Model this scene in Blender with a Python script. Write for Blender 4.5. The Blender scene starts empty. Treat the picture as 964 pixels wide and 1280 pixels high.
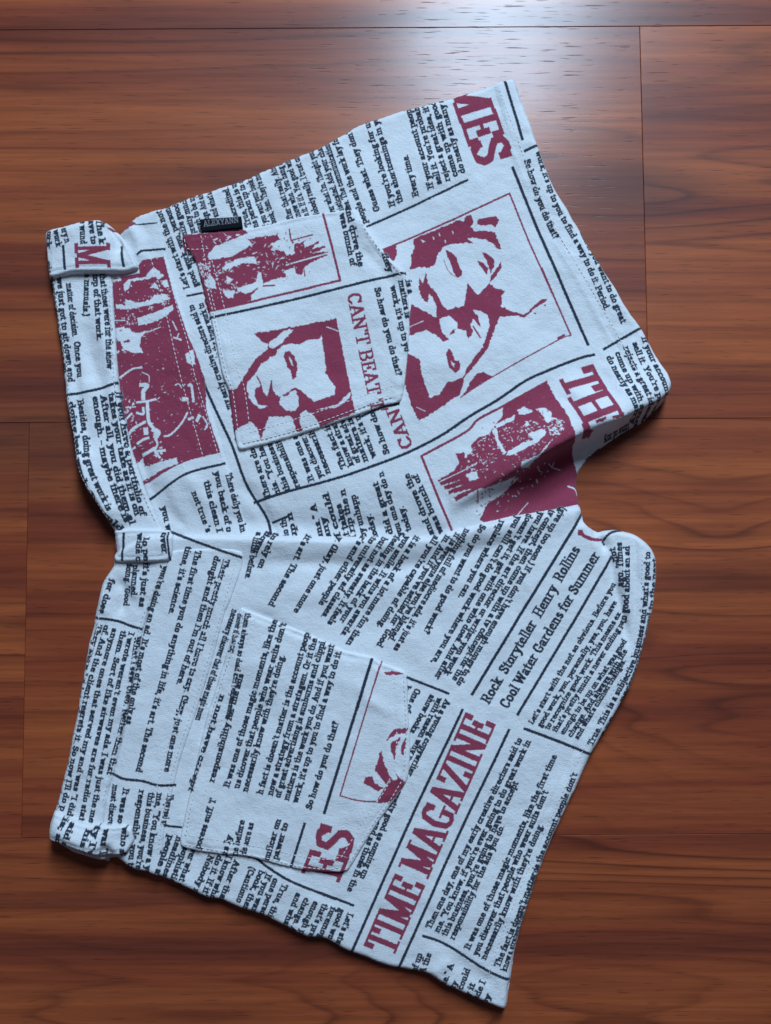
import bpy, math, random
import numpy as np

# ---------------------------------------------------------------- camera, light, exposure
scene = bpy.context.scene
col = scene.collection
TILT = math.radians(4.0)      # the phone leans a little forward
DIST = 0.50                   # metres from the lens to the floor along the view axis
HALF = 0.512                  # tangent of half the vertical field of view
cam_data = bpy.data.cameras.new('camera')
cam = bpy.data.objects.new('camera', cam_data)
col.objects.link(cam)
cam.location = (0.0, -DIST * math.sin(TILT), DIST * math.cos(TILT))
cam.rotation_euler = (TILT, 0.0, 0.0)
cam_data.sensor_fit = 'VERTICAL'
cam_data.sensor_height = 24.0
cam_data.lens = 12.0 / HALF
cam_data.clip_start = 0.01
cam_data.clip_end = 50.0
scene.camera = cam

world = bpy.data.worlds.new('World')
scene.world = world
world.use_nodes = True
bg = world.node_tree.nodes['Background']
bg.inputs['Color'].default_value = (0.60, 0.63, 0.86, 1.0)
bg.inputs['Strength'].default_value = 0.07

# one window: its daylight comes in over the top edge of the picture
win = bpy.data.lights.new('window_light', 'AREA')
win.shape = 'RECTANGLE'
win.size = 0.36
win.size_y = 1.05
win.energy = 58.0
win.color = (0.59, 0.79, 1.0)
wo = bpy.data.objects.new('window_light', win)
col.objects.link(wo)
wo.location = (0.24, 1.20, 1.42)
wo.rotation_euler = (math.radians(-80.0), 0.0, 0.0)

scene.view_settings.view_transform = 'Standard'
scene.view_settings.look = 'None'
scene.view_settings.gamma = 1.0
scene.view_settings.exposure = 0.0

# ---------------------------------------------------------------- plan of the place
# Everything flat is measured on a plan whose unit is 0.4 mm; plan() turns it into metres on the floor.
HREF = 0.006
def plan(u, v, h=HREF):
    u = np.asarray(u, float); v = np.asarray(v, float)
    x = (u - 482.0) / 640.0 * HALF
    y = (640.0 - v) / 640.0 * HALF
    c, s = math.cos(TILT), math.sin(TILT)
    dy = y * c + s
    dz = y * s - c
    t = (h - DIST * c) / dz
    return x * t, -DIST * s + dy * t

def tag(o, label=None, cat=None, group=None, kind=None):
    if label: o['label'] = label
    if cat: o['category'] = cat
    if group: o['group'] = group
    if kind: o['kind'] = kind
    return o

def mesh_object(name, verts, faces, mat, parent=None, uv=None, smooth=True):
    me = bpy.data.meshes.new(name)
    me.from_pydata([tuple(map(float, p)) for p in verts], [], [tuple(map(int, f)) for f in faces])
    if uv is not None:
        lay = me.uv_layers.new(name='UVMap')
        idx = np.zeros(len(me.loops), dtype=np.int32)
        me.loops.foreach_get('vertex_index', idx)
        lay.data.foreach_set('uv', np.asarray(uv, dtype=np.float32)[idx].ravel())
    if smooth:
        me.polygons.foreach_set('use_smooth', np.ones(len(me.polygons), dtype=bool))
    me.materials.append(mat)
    me.update()
    o = bpy.data.objects.new(name, me)
    col.objects.link(o)
    if parent is not None:
        o.parent = parent
    return o

class N:
    """tiny helper for node trees"""
    def __init__(self, name):
        self.m = bpy.data.materials.new(name)
        self.m.use_nodes = True
        self.t = self.m.node_tree
        self.b = self.t.nodes['Principled BSDF']
    def add(self, kind, **kw):
        n = self.t.nodes.new(kind)
        for k, val in kw.items():
            setattr(n, k, val)
        return n
    def put(self, sock, val):
        if hasattr(val, 'is_output') or isinstance(val, bpy.types.NodeSocket):
            self.t.links.new(val, sock)
        else:
            sock.default_value = val
    def math(self, op, a, b=0.0, c=0.0, clamp=False):
        n = self.add('ShaderNodeMath', operation=op, use_clamp=clamp)
        self.put(n.inputs[0], a); self.put(n.inputs[1], b)
        if op in ('MULTIPLY_ADD', 'SMOOTH_MIN', 'SMOOTH_MAX'):
            self.put(n.inputs[2], c)
        return n.outputs[0]
    def vec(self, op, a, b):
        n = self.add('ShaderNodeVectorMath', operation=op)
        self.put(n.inputs[0], a)
        if op == 'SCALE': self.put(n.inputs['Scale'], b)
        else: self.put(n.inputs[1], b)
        return n.outputs['Value'] if op in ('DISTANCE', 'DOT_PRODUCT', 'LENGTH') else n.outputs['Vector']
    def noise(self, vec, scale, detail=2.0, rough=0.5, dist=0.0):
        n = self.add('ShaderNodeTexNoise')
        self.put(n.inputs['Vector'], vec); n.inputs['Scale'].default_value = scale
        n.inputs['Detail'].default_value = detail; n.inputs['Roughness'].default_value = rough
        n.inputs['Distortion'].default_value = dist
        return n.outputs['Fac'], n.outputs['Color']
    def ramp(self, fac, stops):
        n = self.add('ShaderNodeValToRGB')
        el = n.color_ramp.elements
        while len(el) < len(stops): el.new(0.5)
        for e, (p, c) in zip(el, stops):
            e.position = p
            e.color = (c[0], c[1], c[2], 1.0) if isinstance(c, tuple) else (c, c, c, 1.0)
        self.put(n.inputs[0], fac)
        return n.outputs['Color']
    def mix(self, fac, a, b, blend='MIX'):
        n = self.add('ShaderNodeMix', data_type='RGBA', blend_type=blend)
        self.put(n.inputs['Factor'], fac)
        ia = [i for i in n.inputs if i.type == 'RGBA']
        self.put(ia[0], a); self.put(ia[1], b)
        return [o for o in n.outputs if o.type == 'RGBA'][0]
    def bump(self, height, strength, distance, normal=None):
        n = self.add('ShaderNodeBump')
        n.inputs['Strength'].default_value = strength
        n.inputs['Distance'].default_value = distance
        self.put(n.inputs['Height'], height)
        if normal is not None: self.put(n.inputs['Normal'], normal)
        return n.outputs['Normal']

# ---------------------------------------------------------------- wooden floor
def wood_material():
    w = N('brown_wood_laminate')
    geo = w.add('ShaderNodeNewGeometry').outputs['Position']
    rnd = w.add('ShaderNodeObjectInfo').outputs['Random']
    off = w.vec('MULTIPLY', w.vec('SCALE', (1.0, 1.0, 1.0), rnd), (7.3, 3.1, 0.0))
    p = w.vec('ADD', geo, off)
    px, py = (0.0, 0.0)
    sep = w.add('ShaderNodeSeparateXYZ'); w.put(sep.inputs[0], p)
    X, Y = sep.outputs[0], sep.outputs[1]
    # slow wander of the growth rings along the board
    slow, _ = w.noise(w.vec('MULTIPLY', p, (1.1, 7.0, 1.0)), 1.0, 2.0, 0.5, 0.2)
    mid, _ = w.noise(w.vec('MULTIPLY', p, (5.0, 30.0, 1.0)), 1.0, 2.0, 0.5)
    pack, _ = w.noise(w.vec('MULTIPLY', p, (0.15, 24.0, 1.0)), 1.0, 2.0, 0.6)
    ring = w.math('MULTIPLY_ADD', Y, 52.0, w.math('MULTIPLY', slow, 8.5))
    ring = w.math('MULTIPLY_ADD', mid, 0.75, ring)
    ring = w.math('MULTIPLY_ADD', pack, 7.0, ring)
    # knots bend the rings round themselves
    knot_dark = None
    for (ku, kv, r, amp) in ((780, 238, 0.016, 0.5), (50, 550, 0.026, -2.2), (985, 925, 0.050, 5.0), (700, 1262, 0.04, -3.4), (330, 1330, 0.06, 3.4), (905, 640, 0.018, 2.2)):
        kx, ky = plan(ku, kv, 0.0)
        d = w.vec('SUBTRACT', geo, (float(kx), float(ky), 0.0))
        d = w.vec('MULTIPLY', d, (0.42 / r, 1.0 / r, 0.0))
        ln = w.vec('LENGTH', d, (0, 0, 0))
        g = w.math('POWER', 2.718, w.math('MULTIPLY', w.math('MULTIPLY', ln, ln), -0.8))
        ring = w.math('MULTIPLY_ADD', g, amp, ring)
        if r in (0.016, 0.026):
            knot_dark = g if knot_dark is None else w.math('MAXIMUM', knot_dark, g)
    saw = w.math('FRACT', ring)
    late = w.ramp(saw, [(0.0, 0.5), (0.10, 0.05), (0.45, 0.04), (0.80, 0.35), (0.95, 1.0), (1.0, 0.7)])
    # some boards show strong rings, others hardly any
    strong, _ = w.noise(w.vec('MULTIPLY', p, (1.5, 15.0, 1.0)), 1.0, 1.0)
    late = w.math('MULTIPLY', late, w.ramp(strong, [(0.34, 0.15), (0.66, 0.85)]))
    band, _ = w.noise(w.vec('MULTIPLY', p, (0.9, 23.0, 1.0)), 1.0, 3.0, 0.6)
    fibre, _ = w.noise(w.vec('MULTIPLY', p, (14.0, 420.0, 1.0)), 1.0, 3.0, 0.6)
    pore, _ = w.noise(w.vec('MULTIPLY', p, (70.0, 1100.0, 1.0)), 1.0, 1.0, 0.5)
    base = w.ramp(band, [(0.30, (0.120, 0.024, 0.014)), (0.42, (0.240, 0.046, 0.018)), (0.55, (0.390, 0.092, 0.027)), (0.64, (0.320, 0.069, 0.022)), (0.74, (0.150, 0.031, 0.016))])
    base = w.mix(w.math('MULTIPLY', rnd, 0.55), base, (0.215, 0.048, 0.020, 1.0))
    base = w.mix(late, base, (0.085, 0.016, 0.009, 1.0))
    fib = w.ramp(fibre, [(0.25, 0.70), (0.75, 1.18)])
    base = w.mix(1.0, base, fib, 'MULTIPLY')
    dash = w.ramp(pore, [(0.26, 1.0), (0.36, 0.0)])
    base = w.mix(w.math('MULTIPLY', dash, 0.45), base, (0.035, 0.011, 0.009, 1.0))
    base = w.mix(w.math('MULTIPLY', knot_dark, 0.55), base, (0.045, 0.016, 0.016, 1.0))
    w.put(w.b.inputs['Base Color'], base)
    smear, _ = w.noise(geo, 9.0, 3.0, 0.6)
    rough = w.ramp(smear, [(0.3, 0.44), (0.7, 0.54)])
    w.put(w.b.inputs['Roughness'], rough)
    w.b.inputs['Specular IOR Level'].default_value = 0.2
    w.put(w.b.inputs['Coat Weight'], w.math('MULTIPLY_ADD', dash, -0.4, 0.50))
    w.put(w.b.inputs['Coat Roughness'], w.ramp(smear, [(0.3, 0.16), (0.7, 0.25)]))
    h = w.math('ADD', w.math('MULTIPLY', fibre, 0.5), w.math('MULTIPLY', dash, -0.8))
    h = w.math('ADD', h, w.math('MULTIPLY', late, -0.3))
    nrm = w.bump(h, 0.30, 0.00008)
    w.put(w.b.inputs['Normal'], nrm)
    w.put(w.b.inputs['Coat Normal'], nrm)
    return w.m

def plank_mesh(length, width, thick=0.008, bev=0.00022):
    """board with its top edges chamfered; origin at the middle of the top face"""
    a, b = length / 2, width / 2
    g = 0.00006
    a -= g; b -= g
    vs = []
    for (z, d) in ((-thick, 0.0), (-bev, 0.0), (0.0, bev)):
        for sx, sy in ((-1, -1), (1, -1), (1, 1), (-1, 1)):
            vs.append((sx * (a - d), sy * (b - d), z))
    fs = [(3, 2, 1, 0), (8, 9, 10, 11)]
    for k in (0, 4):
        for i in range(4):
            j = (i + 1) % 4
            fs.append((k + i, k + j, k + 4 + j, k + 4 + i))
    return vs, fs

WOOD = wood_material()
gap = N('dark_plank_joint')
gap.b.inputs['Base Color'].default_value = (0.02, 0.010, 0.008, 1)
gap.b.inputs['Roughness'].default_value = 0.9
ROLL = math.radians(0.35)
seam_y = [float(plan(440, v, 0.0)[1]) for v in (30.0, 525.5, 1040.0)]
PW = (seam_y[0] - seam_y[2]) / 2.0            # board width
PL = 1.28
floor = mesh_object('floor', [(-2.2, -1.6, -0.0085), (2.2, -1.6, -0.0085), (2.2, 1.7, -0.0085), (-2.2, 1.7, -0.0085)], [(0, 1, 2, 3)], gap.m, smooth=False)
tag(floor, 'reddish brown wood laminate floor under the shorts', 'floor', kind='structure')
jr = float(plan(808, 280, 0.0)[0]); jl = float(plan(31, 780, 0.0)[0])
rows = {-4: jr + 0.25, -3: jl + 0.1, -2: jr - 0.3, -1: jl - 0.55, 0: jl, 1: jr, 2: jr + 0.47, 3: jl + 0.2, 4: jr + 0.1, 5: jl - 0.3}
pv, pf = plank_mesh(PL, PW)
pm = None
for r, jx in rows.items():
    yc = seam_y[1] + (r - 0.5) * PW
    for k in (-2, -1, 0, 1):
        xc = jx + (k + 0.5) * PL
        if abs(xc) > 1.5: continue
        if pm is None:
            o = mesh_object('plank', pv, pf, WOOD, floor, smooth=False); pm = o.data
        else:
            o = bpy.data.objects.new('plank', pm); col.objects.link(o); o.parent = floor
        o.location = (xc * math.cos(ROLL) - yc * math.sin(ROLL), xc * math.sin(ROLL) + yc * math.cos(ROLL), 0.0)
        o.rotation_euler = (0, 0, ROLL)

# ---------------------------------------------------------------- the print: a slab-serif type drawn with a broad nib
def arc(cx, cy, rx, ry, a0, a1, n=7):
    return [(cx + rx * math.cos(math.radians(a0 + (a1 - a0) * i / (n - 1))), cy + ry * math.sin(math.radians(a0 + (a1 - a0) * i / (n - 1)))) for i in range(n)]
def hz(x0, x1, y): return [(x0, y), (x1, y)]
GL = {
 'a': (4.7, [[(0.8, 3.7), (2.2, 4.6), (3.3, 3.7), (3.3, 0.9), (4.2, 0.4)], [(3.3, 2.7), (1.5, 2.4), (0.7, 1.4), (1.5, 0.4), (2.6, 0.6), (3.3, 1.4)]]),
 'b': (5.1, [[(1.1, 6.9), (1.1, 0.5)], hz(0.2, 1.1, 6.9), [(1.1, 3.8), (2.5, 4.6), (4.0, 3.7), (4.2, 2.5), (3.9, 1.2), (2.5, 0.4), (1.1, 1.0)]]),
 'c': (4.6, [[(3.7, 3.5), (2.4, 4.6), (1.2, 3.8), (0.8, 2.5), (1.2, 1.1), (2.5, 0.4), (3.9, 1.2)]]),
 'd': (5.2, [[(3.8, 6.9), (3.8, 0.4), (4.7, 0.4)], hz(2.9, 3.8, 6.9), [(3.8, 3.8), (2.5, 4.6), (1.1, 3.7), (0.8, 2.5), (1.1, 1.2), (2.5, 0.4), (3.8, 1.0)]]),
 'e': (4.6, [[(0.9, 2.6), (3.7, 2.6), (3.5, 3.8), (2.3, 4.6), (1.2, 3.8), (0.8, 2.5), (1.2, 1.1), (2.5, 0.4), (3.9, 1.1)]]),
 'f': (3.3, [[(3.2, 6.4), (2.5, 6.9), (1.6, 6.2), (1.4, 5.0), (1.4, 0.4)], hz(0.3, 2.9, 4.6), hz(0.4, 2.5, 0.4)]),
 'g': (4.7, [arc(2.2, 3.2, 1.3, 1.35, 0, 360, 9), [(1.3, 2.0), (1.2, 0.9), (3.4, 0.5), (4.0, -0.7), (2.6, -1.8), (1.0, -1.4), (0.9, -0.4), (1.8, 0.5)], [(3.3, 4.1), (4.4, 4.5)]]),
 'h': (5.4, [[(1.2, 6.9), (1.2, 0.4)], hz(0.3, 1.2, 6.9), [(1.2, 3.6), (2.7, 4.6), (3.9, 3.8), (3.9, 0.4)], hz(0.3, 2.1, 0.4), hz(3.1, 4.9, 0.4)]),
 'i': (2.6, [[(1.3, 4.6), (1.3, 0.4)], hz(0.4, 1.3, 4.6), hz(0.4, 2.3, 0.4), [(1.3, 6.3), (1.3, 6.6)]]),
 'j': (2.6, [[(1.5, 4.6), (1.5, -1.0), (0.6, -1.7)], hz(0.5, 1.5, 4.6), [(1.5, 6.3), (1.5, 6.6)]]),
 'k': (5.2, [[(1.2, 6.9), (1.2, 0.4)], hz(0.3, 1.2, 6.9), [(1.2, 2.0), (3.8, 4.6)], [(2.2, 2.9), (4.0, 0.4)], hz(0.3, 2.1, 0.4), hz(3.2, 4.9, 0.4), hz(3.0, 4.6, 4.6)]),
 'l': (2.6, [[(1.3, 6.9), (1.3, 0.4)], hz(0.4, 1.3, 6.9), hz(0.4, 2.3, 0.4)]),
 'm': (7.9, [[(1.2, 4.6), (1.2, 0.4)], hz(0.3, 1.2, 4.6), [(1.2, 3.6), (2.6, 4.6), (3.8, 3.8), (3.8, 0.4)], [(3.8, 3.6), (5.2, 4.6), (6.4, 3.8), (6.4, 0.4)], hz(0.3, 2.1, 0.4), hz(3.0, 4.6, 0.4), hz(5.6, 7.4, 0.4)]),
 'n': (5.4, [[(1.2, 4.6), (1.2, 0.4)], hz(0.3, 1.2, 4.6), [(1.2, 3.6), (2.7, 4.6), (3.9, 3.8), (3.9, 0.4)], hz(0.3, 2.1, 0.4), hz(3.1, 4.9, 0.4)]),
 'o': (4.9, [arc(2.45, 2.5, 1.6, 2.1, 0, 360, 11)]),
 'p': (5.1, [[(1.2, 4.6), (1.2, -1.6)], hz(0.2, 1.2, 4.6), [(1.2, 3.8), (2.6, 4.6), (4.1, 3.7), (4.3, 2.5), (4.0, 1.2), (2.6, 0.4), (1.2, 1.0)], hz(0.3, 2.2, -1.6)]),
 'q': (5.1, [[(3.9, 4.6), (3.9, -1.6)], [(3.9, 3.8), (2.5, 4.6), (1.1, 3.7), (0.8, 2.5), (1.1, 1.2), (2.5, 0.4), (3.9, 1.0)], hz(2.9, 4.8, -1.6)]),
 'r': (4.1, [[(1.2, 4.6), (1.2, 0.4)], hz(0.3, 1.2, 4.6), [(1.2, 3.3), (2.3, 4.5), (3.5, 4.2)], hz(0.3, 2.3, 0.4)]),
 's': (4.1, [[(3.2, 3.7), (2.1, 4.6), (0.9, 3.8), (1.3, 2.8), (2.9, 2.2), (3.4, 1.2), (2.2, 0.4), (0.8, 1.2)]]),
 't': (3.3, [[(1.4, 6.0), (1.4, 1.1), (2.2, 0.4), (3.0, 0.8)], hz(0.3, 2.8, 4.6)]),
 'u': (5.4, [[(1.2, 4.6), (1.2, 1.4), (2.3, 0.4), (3.8, 1.2)], [(3.8, 4.6), (3.8, 0.4), (4.8, 0.4)], hz(0.3, 1.2, 4.6), hz(2.9, 3.8, 4.6)]),
 'v': (4.9, [[(0.9, 4.6), (2.5, 0.5), (4.0, 4.6)], hz(0.2, 1.9, 4.6), hz(3.2, 4.7, 4.6)]),
 'w': (7.0, [[(0.9, 4.6), (2.2, 0.5), (3.5, 4.4), (4.8, 0.5), (6.1, 4.6)], hz(0.2, 1.8, 4.6), hz(5.3, 6.8, 4.6)]),
 'x': (4.9, [[(0.9, 4.6), (4.0, 0.4)], [(4.0, 4.6), (0.9, 0.4)], hz(0.2, 1.7, 0.4), hz(3.2, 4.7, 0.4)]),
 'y': (4.9, [[(0.9, 4.6), (2.5, 0.6)], [(4.0, 4.6), (2.3, -0.9), (1.0, -1.7)], hz(0.2, 1.9, 4.6), hz(3.2, 4.7, 4.6)]),
 'z': (4.3, [[(0.8, 4.6), (3.5, 4.6), (0.8, 0.4), (3.6, 0.4)]]),
 'A': (6.2, [[(0.9, 0.4), (3.0, 6.7)], [(3.1, 6.7), (5.2, 0.4)], hz(1.6, 4.4, 2.4), hz(0.2, 1.9, 0.4), hz(4.2, 6.0, 0.4)]),
 'B': (5.8, [[(1.4, 6.6), (1.4, 0.4)], [(0.4, 6.6), (3.6, 6.6), (4.6, 5.8), (4.5, 4.4), (3.4, 3.6), (1.4, 3.6)], [(3.4, 3.6), (4.9, 2.8), (5.0, 1.3), (3.8, 0.4), (0.4, 0.4)]]),
 'C': (5.8, [[(4.9, 4.9), (4.9, 6.4)], [(4.9, 5.4), (3.2, 6.6), (1.6, 5.9), (0.9, 3.5), (1.6, 1.1), (3.2, 0.4), (5.0, 1.7)]]),
 'E': (5.6, [[(1.4, 6.6), (1.4, 0.4)], [(0.4, 6.6), (4.7, 6.6), (4.7, 5.2)], [(1.4, 3.5), (3.6, 3.5)], [(3.6, 4.4), (3.6, 2.6)], [(0.4, 0.4), (4.9, 0.4), (4.9, 1.9)]]),
 'G': (6.3, [[(4.9, 4.9), (4.9, 6.4)], [(4.9, 5.4), (3.2, 6.6), (1.6, 5.9), (0.9, 3.5), (1.6, 1.1), (3.2, 0.4), (4.9, 1.0), (4.9, 3.0)], hz(3.7, 6.0, 3.0)]),
 'H': (6.6, [[(1.5, 6.6), (1.5, 0.4)], [(5.0, 6.6), (5.0, 0.4)], hz(1.5, 5.0, 3.5), hz(0.4, 2.6, 6.6), hz(3.9, 6.1, 6.6), hz(0.4, 2.6, 0.4), hz(3.9, 6.1, 0.4)]),
 'I': (3.2, [[(1.6, 6.6), (1.6, 0.4)], hz(0.4, 2.8, 6.6), hz(0.4, 2.8, 0.4)]),
 'L': (5.2, [[(1.4, 6.6), (1.4, 0.4)], hz(0.4, 2.5, 6.6), [(0.4, 0.4), (4.5, 0.4), (4.5, 2.2)]]),
 'M': (7.6, [[(1.5, 6.6), (1.5, 0.4)], [(1.5, 6.4), (3.8, 0.8), (6.1, 6.4)], [(6.1, 6.6), (6.1, 0.4)], hz(0.4, 1.6, 6.6), hz(6.0, 7.2, 6.6), hz(0.4, 2.5, 0.4), hz(5.0, 7.2, 0.4)]),
 'N': (6.6, [[(1.3, 6.6), (1.3, 0.4)], [(1.3, 6.4), (5.2, 0.6)], [(5.2, 6.6), (5.2, 0.4)], hz(0.3, 1.5, 6.6), hz(4.2, 6.2, 6.6), hz(0.3, 2.3, 0.4)]),
 'O': (6.0, [arc(3.0, 3.5, 2.1, 3.1, 0, 360, 13)]),
 'P': (5.6, [[(1.4, 6.6), (1.4, 0.4)], [(0.4, 6.6), (3.7, 6.6), (4.8, 5.7), (4.8, 4.2), (3.7, 3.2), (1.4, 3.2)], hz(0.4, 2.6, 0.4)]),
 'R': (6.1, [[(1.4, 6.6), (1.4, 0.4)], [(0.4, 6.6), (3.7, 6.6), (4.7, 5.7), (4.6, 4.3), (3.6, 3.5), (1.4, 3.5)], [(3.4, 3.5), (4.7, 0.5), (5.7, 0.4)], hz(0.4, 2.5, 0.4)]),
 'S': (5.2, [[(4.2, 4.8), (4.2, 6.3)], [(4.2, 5.3), (2.8, 6.6), (1.2, 6.0), (1.1, 4.6), (2.4, 3.7), (3.9, 2.9), (4.3, 1.7), (3.3, 0.5), (1.9, 0.4), (0.9, 1.6)], [(0.9, 0.6), (0.9, 2.0)]]),
 'T': (5.8, [[(2.9, 6.6), (2.9, 0.4)], [(0.6, 5.0), (0.6, 6.6), (5.2, 6.6), (5.2, 5.0)], hz(1.8, 4.0, 0.4)]),
 'W': (8.4, [[(1.0, 6.6), (2.6, 0.6), (4.2, 6.4), (5.8, 0.6), (7.4, 6.6)], hz(0.2, 2.0, 6.6), hz(6.4, 8.2, 6.6)]),
 'X': (6.0, [[(0.9, 6.6), (5.1, 0.4)], [(5.1, 6.6), (0.9, 0.4)]]),
 'Y': (6.0, [[(0.8, 6.6), (3.0, 3.2), (5.2, 6.6)], [(3.0, 3.4), (3.0, 0.4)], hz(2.0, 4.0, 0.4), hz(0.2, 1.8, 6.6), hz(4.2, 5.8, 6.6)]),
 'Z': (5.4, [[(0.8, 5.2), (0.8, 6.6), (4.6, 6.6), (0.8, 0.4), (4.7, 0.4), (4.7, 1.9)]]),
 '.': (2.2, [[(1.1, 0.5), (1.1, 0.6)]]), ',': (2.2, [[(1.2, 0.6), (0.8, -0.8)]]), "'": (1.9, [[(1.0, 6.7), (0.9, 5.4)]]),
 '"': (3.2, [[(0.9, 6.7), (0.9, 5.4)], [(2.3, 6.7), (2.3, 5.4)]]), '?': (4.2, [[(0.8, 5.4), (1.2, 6.4), (2.4, 6.7), (3.4, 5.6), (2.1, 3.6), (2.1, 2.4)], [(2.1, 0.5), (2.1, 0.7)]]),
 '(': (2.6, [[(2.0, 7.2), (0.9, 4.8), (0.9, 1.4), (2.0, -1.0)]]), ')': (2.6, [[(0.6, 7.2), (1.7, 4.8), (1.7, 1.4), (0.6, -1.0)]]),
 '-': (3.2, [hz(0.6, 2.6, 2.6)]), ';': (2.2, [[(1.2, 0.6), (0.8, -0.8)], [(1.1, 3.6), (1.1, 3.8)]]), ' ': (2.3, []),
}

def hull(pts):
    pts = sorted(set(pts))
    if len(pts) < 3: return pts
    def half(ps):
        out = []
        for p in ps:
            while len(out) >= 2 and (out[-1][0] - out[-2][0]) * (p[1] - out[-2][1]) - (out[-1][1] - out[-2][1]) * (p[0] - out[-2][0]) <= 0:
                out.pop()
            out.append(p)
        return out
    a, b = half(pts), half(pts[::-1])
    return a[:-1] + b[:-1]

_cache = {}
def glyph(ch, nib):
    k = (ch, nib)
    if k not in _cache:
        w, strokes = GL.get(ch, GL['o'])
        out = []
        a, b = nib
        for st in strokes:
            for p, q in zip(st[:-1], st[1:]):
                out.append(np.array(hull([(x + sx * a, y + sy * b) for (x, y) in (p, q) for sx in (-1, 1) for sy in (-1, 1)])))
        _cache[k] = (w, out)
    return _cache[k]

K = 4
CW, CH = 964 * K, 1280 * K
canvas = np.zeros((CH, CW), dtype=np.uint8)
BLACK, RED, PALE = 1, 2, 3

def fill(poly, val):
    P = np.asarray(poly, float) * K
    x0, y0 = np.floor(P.min(0)).astype(int); x1, y1 = np.ceil(P.max(0)).astype(int)
    x0, y0, x1, y1 = max(x0, 0), max(y0, 0), min(x1 + 1, CW), min(y1 + 1, CH)
    if x1 <= x0 or y1 <= y0: return
    X = np.arange(x0, x1) + 0.5
    Y = (np.arange(y0, y1) + 0.5)[:, None]
    ins = np.zeros((y1 - y0, x1 - x0), dtype=bool)
    Q = np.roll(P, -1, 0)
    for (ax, ay), (bx, by) in zip(P, Q):
        if ay == by: continue
        c = (ay > Y) != (by > Y)
        ins ^= c & (X < (bx - ax) * (Y - ay) / (by - ay) + ax)
    canvas[y0:y1, x0:x1][ins] = val

def stroke(pts, width, val):
    r = width / 2
    for p, q in zip(pts[:-1], pts[1:]):
        p = np.array(p, float); q = np.array(q, float)
        d = q - p; L = np.hypot(*d)
        if L < 1e-6: continue
        t = d / L; n = np.array((-t[1], t[0])) * r
        p = p - t * r * 0.4; q = q + t * r * 0.4
        fill([p + n, q + n, q - n, p - n], val)

def smooth_path(pts, n=8):
    """Catmull-Rom through the points"""
    P = [np.array(p, float) for p in pts]
    if len(P) < 3: return np.array(P)
    P = [2 * P[0] - P[1]] + P + [2 * P[-1] - P[-2]]
    out = []
    for i in range(1, len(P) - 2):
        a, b, c, d = P[i - 1:i + 3]
        for k in range(n):
            t = k / n
            out.append(0.5 * (2 * b + (c - a) * t + (2 * a - 5 * b + 4 * c - d) * t * t + (3 * b - a - 3 * c + d) * t ** 3))
    out.append(P[-2])
    return np.array(out)

def text(path, s, cap=8.1, val=BLACK, nib=(0.89, 0.64), mid=2.5):
    """set a line of type along a path that follows the middle of its small letters"""
    P = smooth_path(path)
    seg = np.hypot(*(P[1:] - P[:-1]).T)
    cum = np.concatenate([[0], np.cumsum(seg)])
    adv = sum(GL.get(c, GL['o'])[0] for c in s)
    sx, sy = cum[-1] / adv, cap / 7.0
    pos = 0.0
    for c in s:
        w, hs = glyph(c, nib)
        m = (pos + w / 2) * sx
        k = min(max(np.searchsorted(cum, m) - 1, 0), len(seg) - 1)
        t = (P[k + 1] - P[k]) / seg[k]
        o = P[k] + t * (m - cum[k])
        n = np.array((t[1], -t[0]))
        for h in hs:
            fill(o + np.outer((h[:, 0] - w / 2) * sx, t) + np.outer((h[:, 1] - mid) * sy, n), val)
        pos += w

def letter(c, p0, p1, cap, val=RED, nib=(0.8, 0.42)):
    """one display letter: foot from p0 to p1, cap = vector from foot to top"""
    w, hs = glyph(c, nib)
    p0, p1, cap = np.array(p0, float), np.array(p1, float), np.array(cap, float)
    for h in hs:
        fill(p0 + np.outer(h[:, 0] / w, p1 - p0) + np.outer(h[:, 1] / 7.0, cap), val)

rng = random.Random(7)
def crackle(poly, n, val, lo=1.0, hi=5.0, wid=0.9):
    """broken flecks of the printed photograph"""
    P = np.array(poly, float)
    a, b = P.min(0), P.max(0)
    def inside(x, y):
        r = False
        for (ax, ay), (bx, by) in zip(P, np.roll(P, -1, 0)):
            if (ay > y) != (by > y) and x < (bx - ax) * (y - ay) / (by - ay) + ax: r = not r
        return r
    k = 0
    for _ in range(n * 8):
        x, y = rng.uniform(a[0], b[0]), rng.uniform(a[1], b[1])
        if not inside(x, y): continue
        th = rng.gauss(rng.choice((-0.45, -0.35, 1.1)), 0.35); L = rng.uniform(lo, hi) * 0.5
        ux, uy = math.cos(th), math.sin(th); wd = wid * rng.uniform(0.35, 1.1)
        fill([(x - ux * L + rng.gauss(0, .3), y - uy * L), (x - uy * wd, y + ux * wd + rng.gauss(0, .3)), (x + ux * L, y + uy * L + rng.gauss(0, .3)), (x + ux * L * 0.3 + uy * wd, y + uy * L * 0.3 - ux * wd), (x + uy * wd * rng.uniform(0.2, 1), y - ux * wd)], val)
        k += 1
        if k >= n: break

def ragged(pts, step=2.2, amp=0.75):
    """the torn-looking edge of a photocopied picture"""
    out = []
    for p, q in zip(pts, pts[1:] + pts[:1]):
        p, q = np.array(p), np.array(q)
        L = np.hypot(*(q - p)); n = max(1, int(L / step))
        for k in range(n):
            out.append(p + (q - p) * k / n + (np.array((rng.gauss(0, amp), rng.gauss(0, amp))) * 0.7 if k else 0))
    return out

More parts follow.
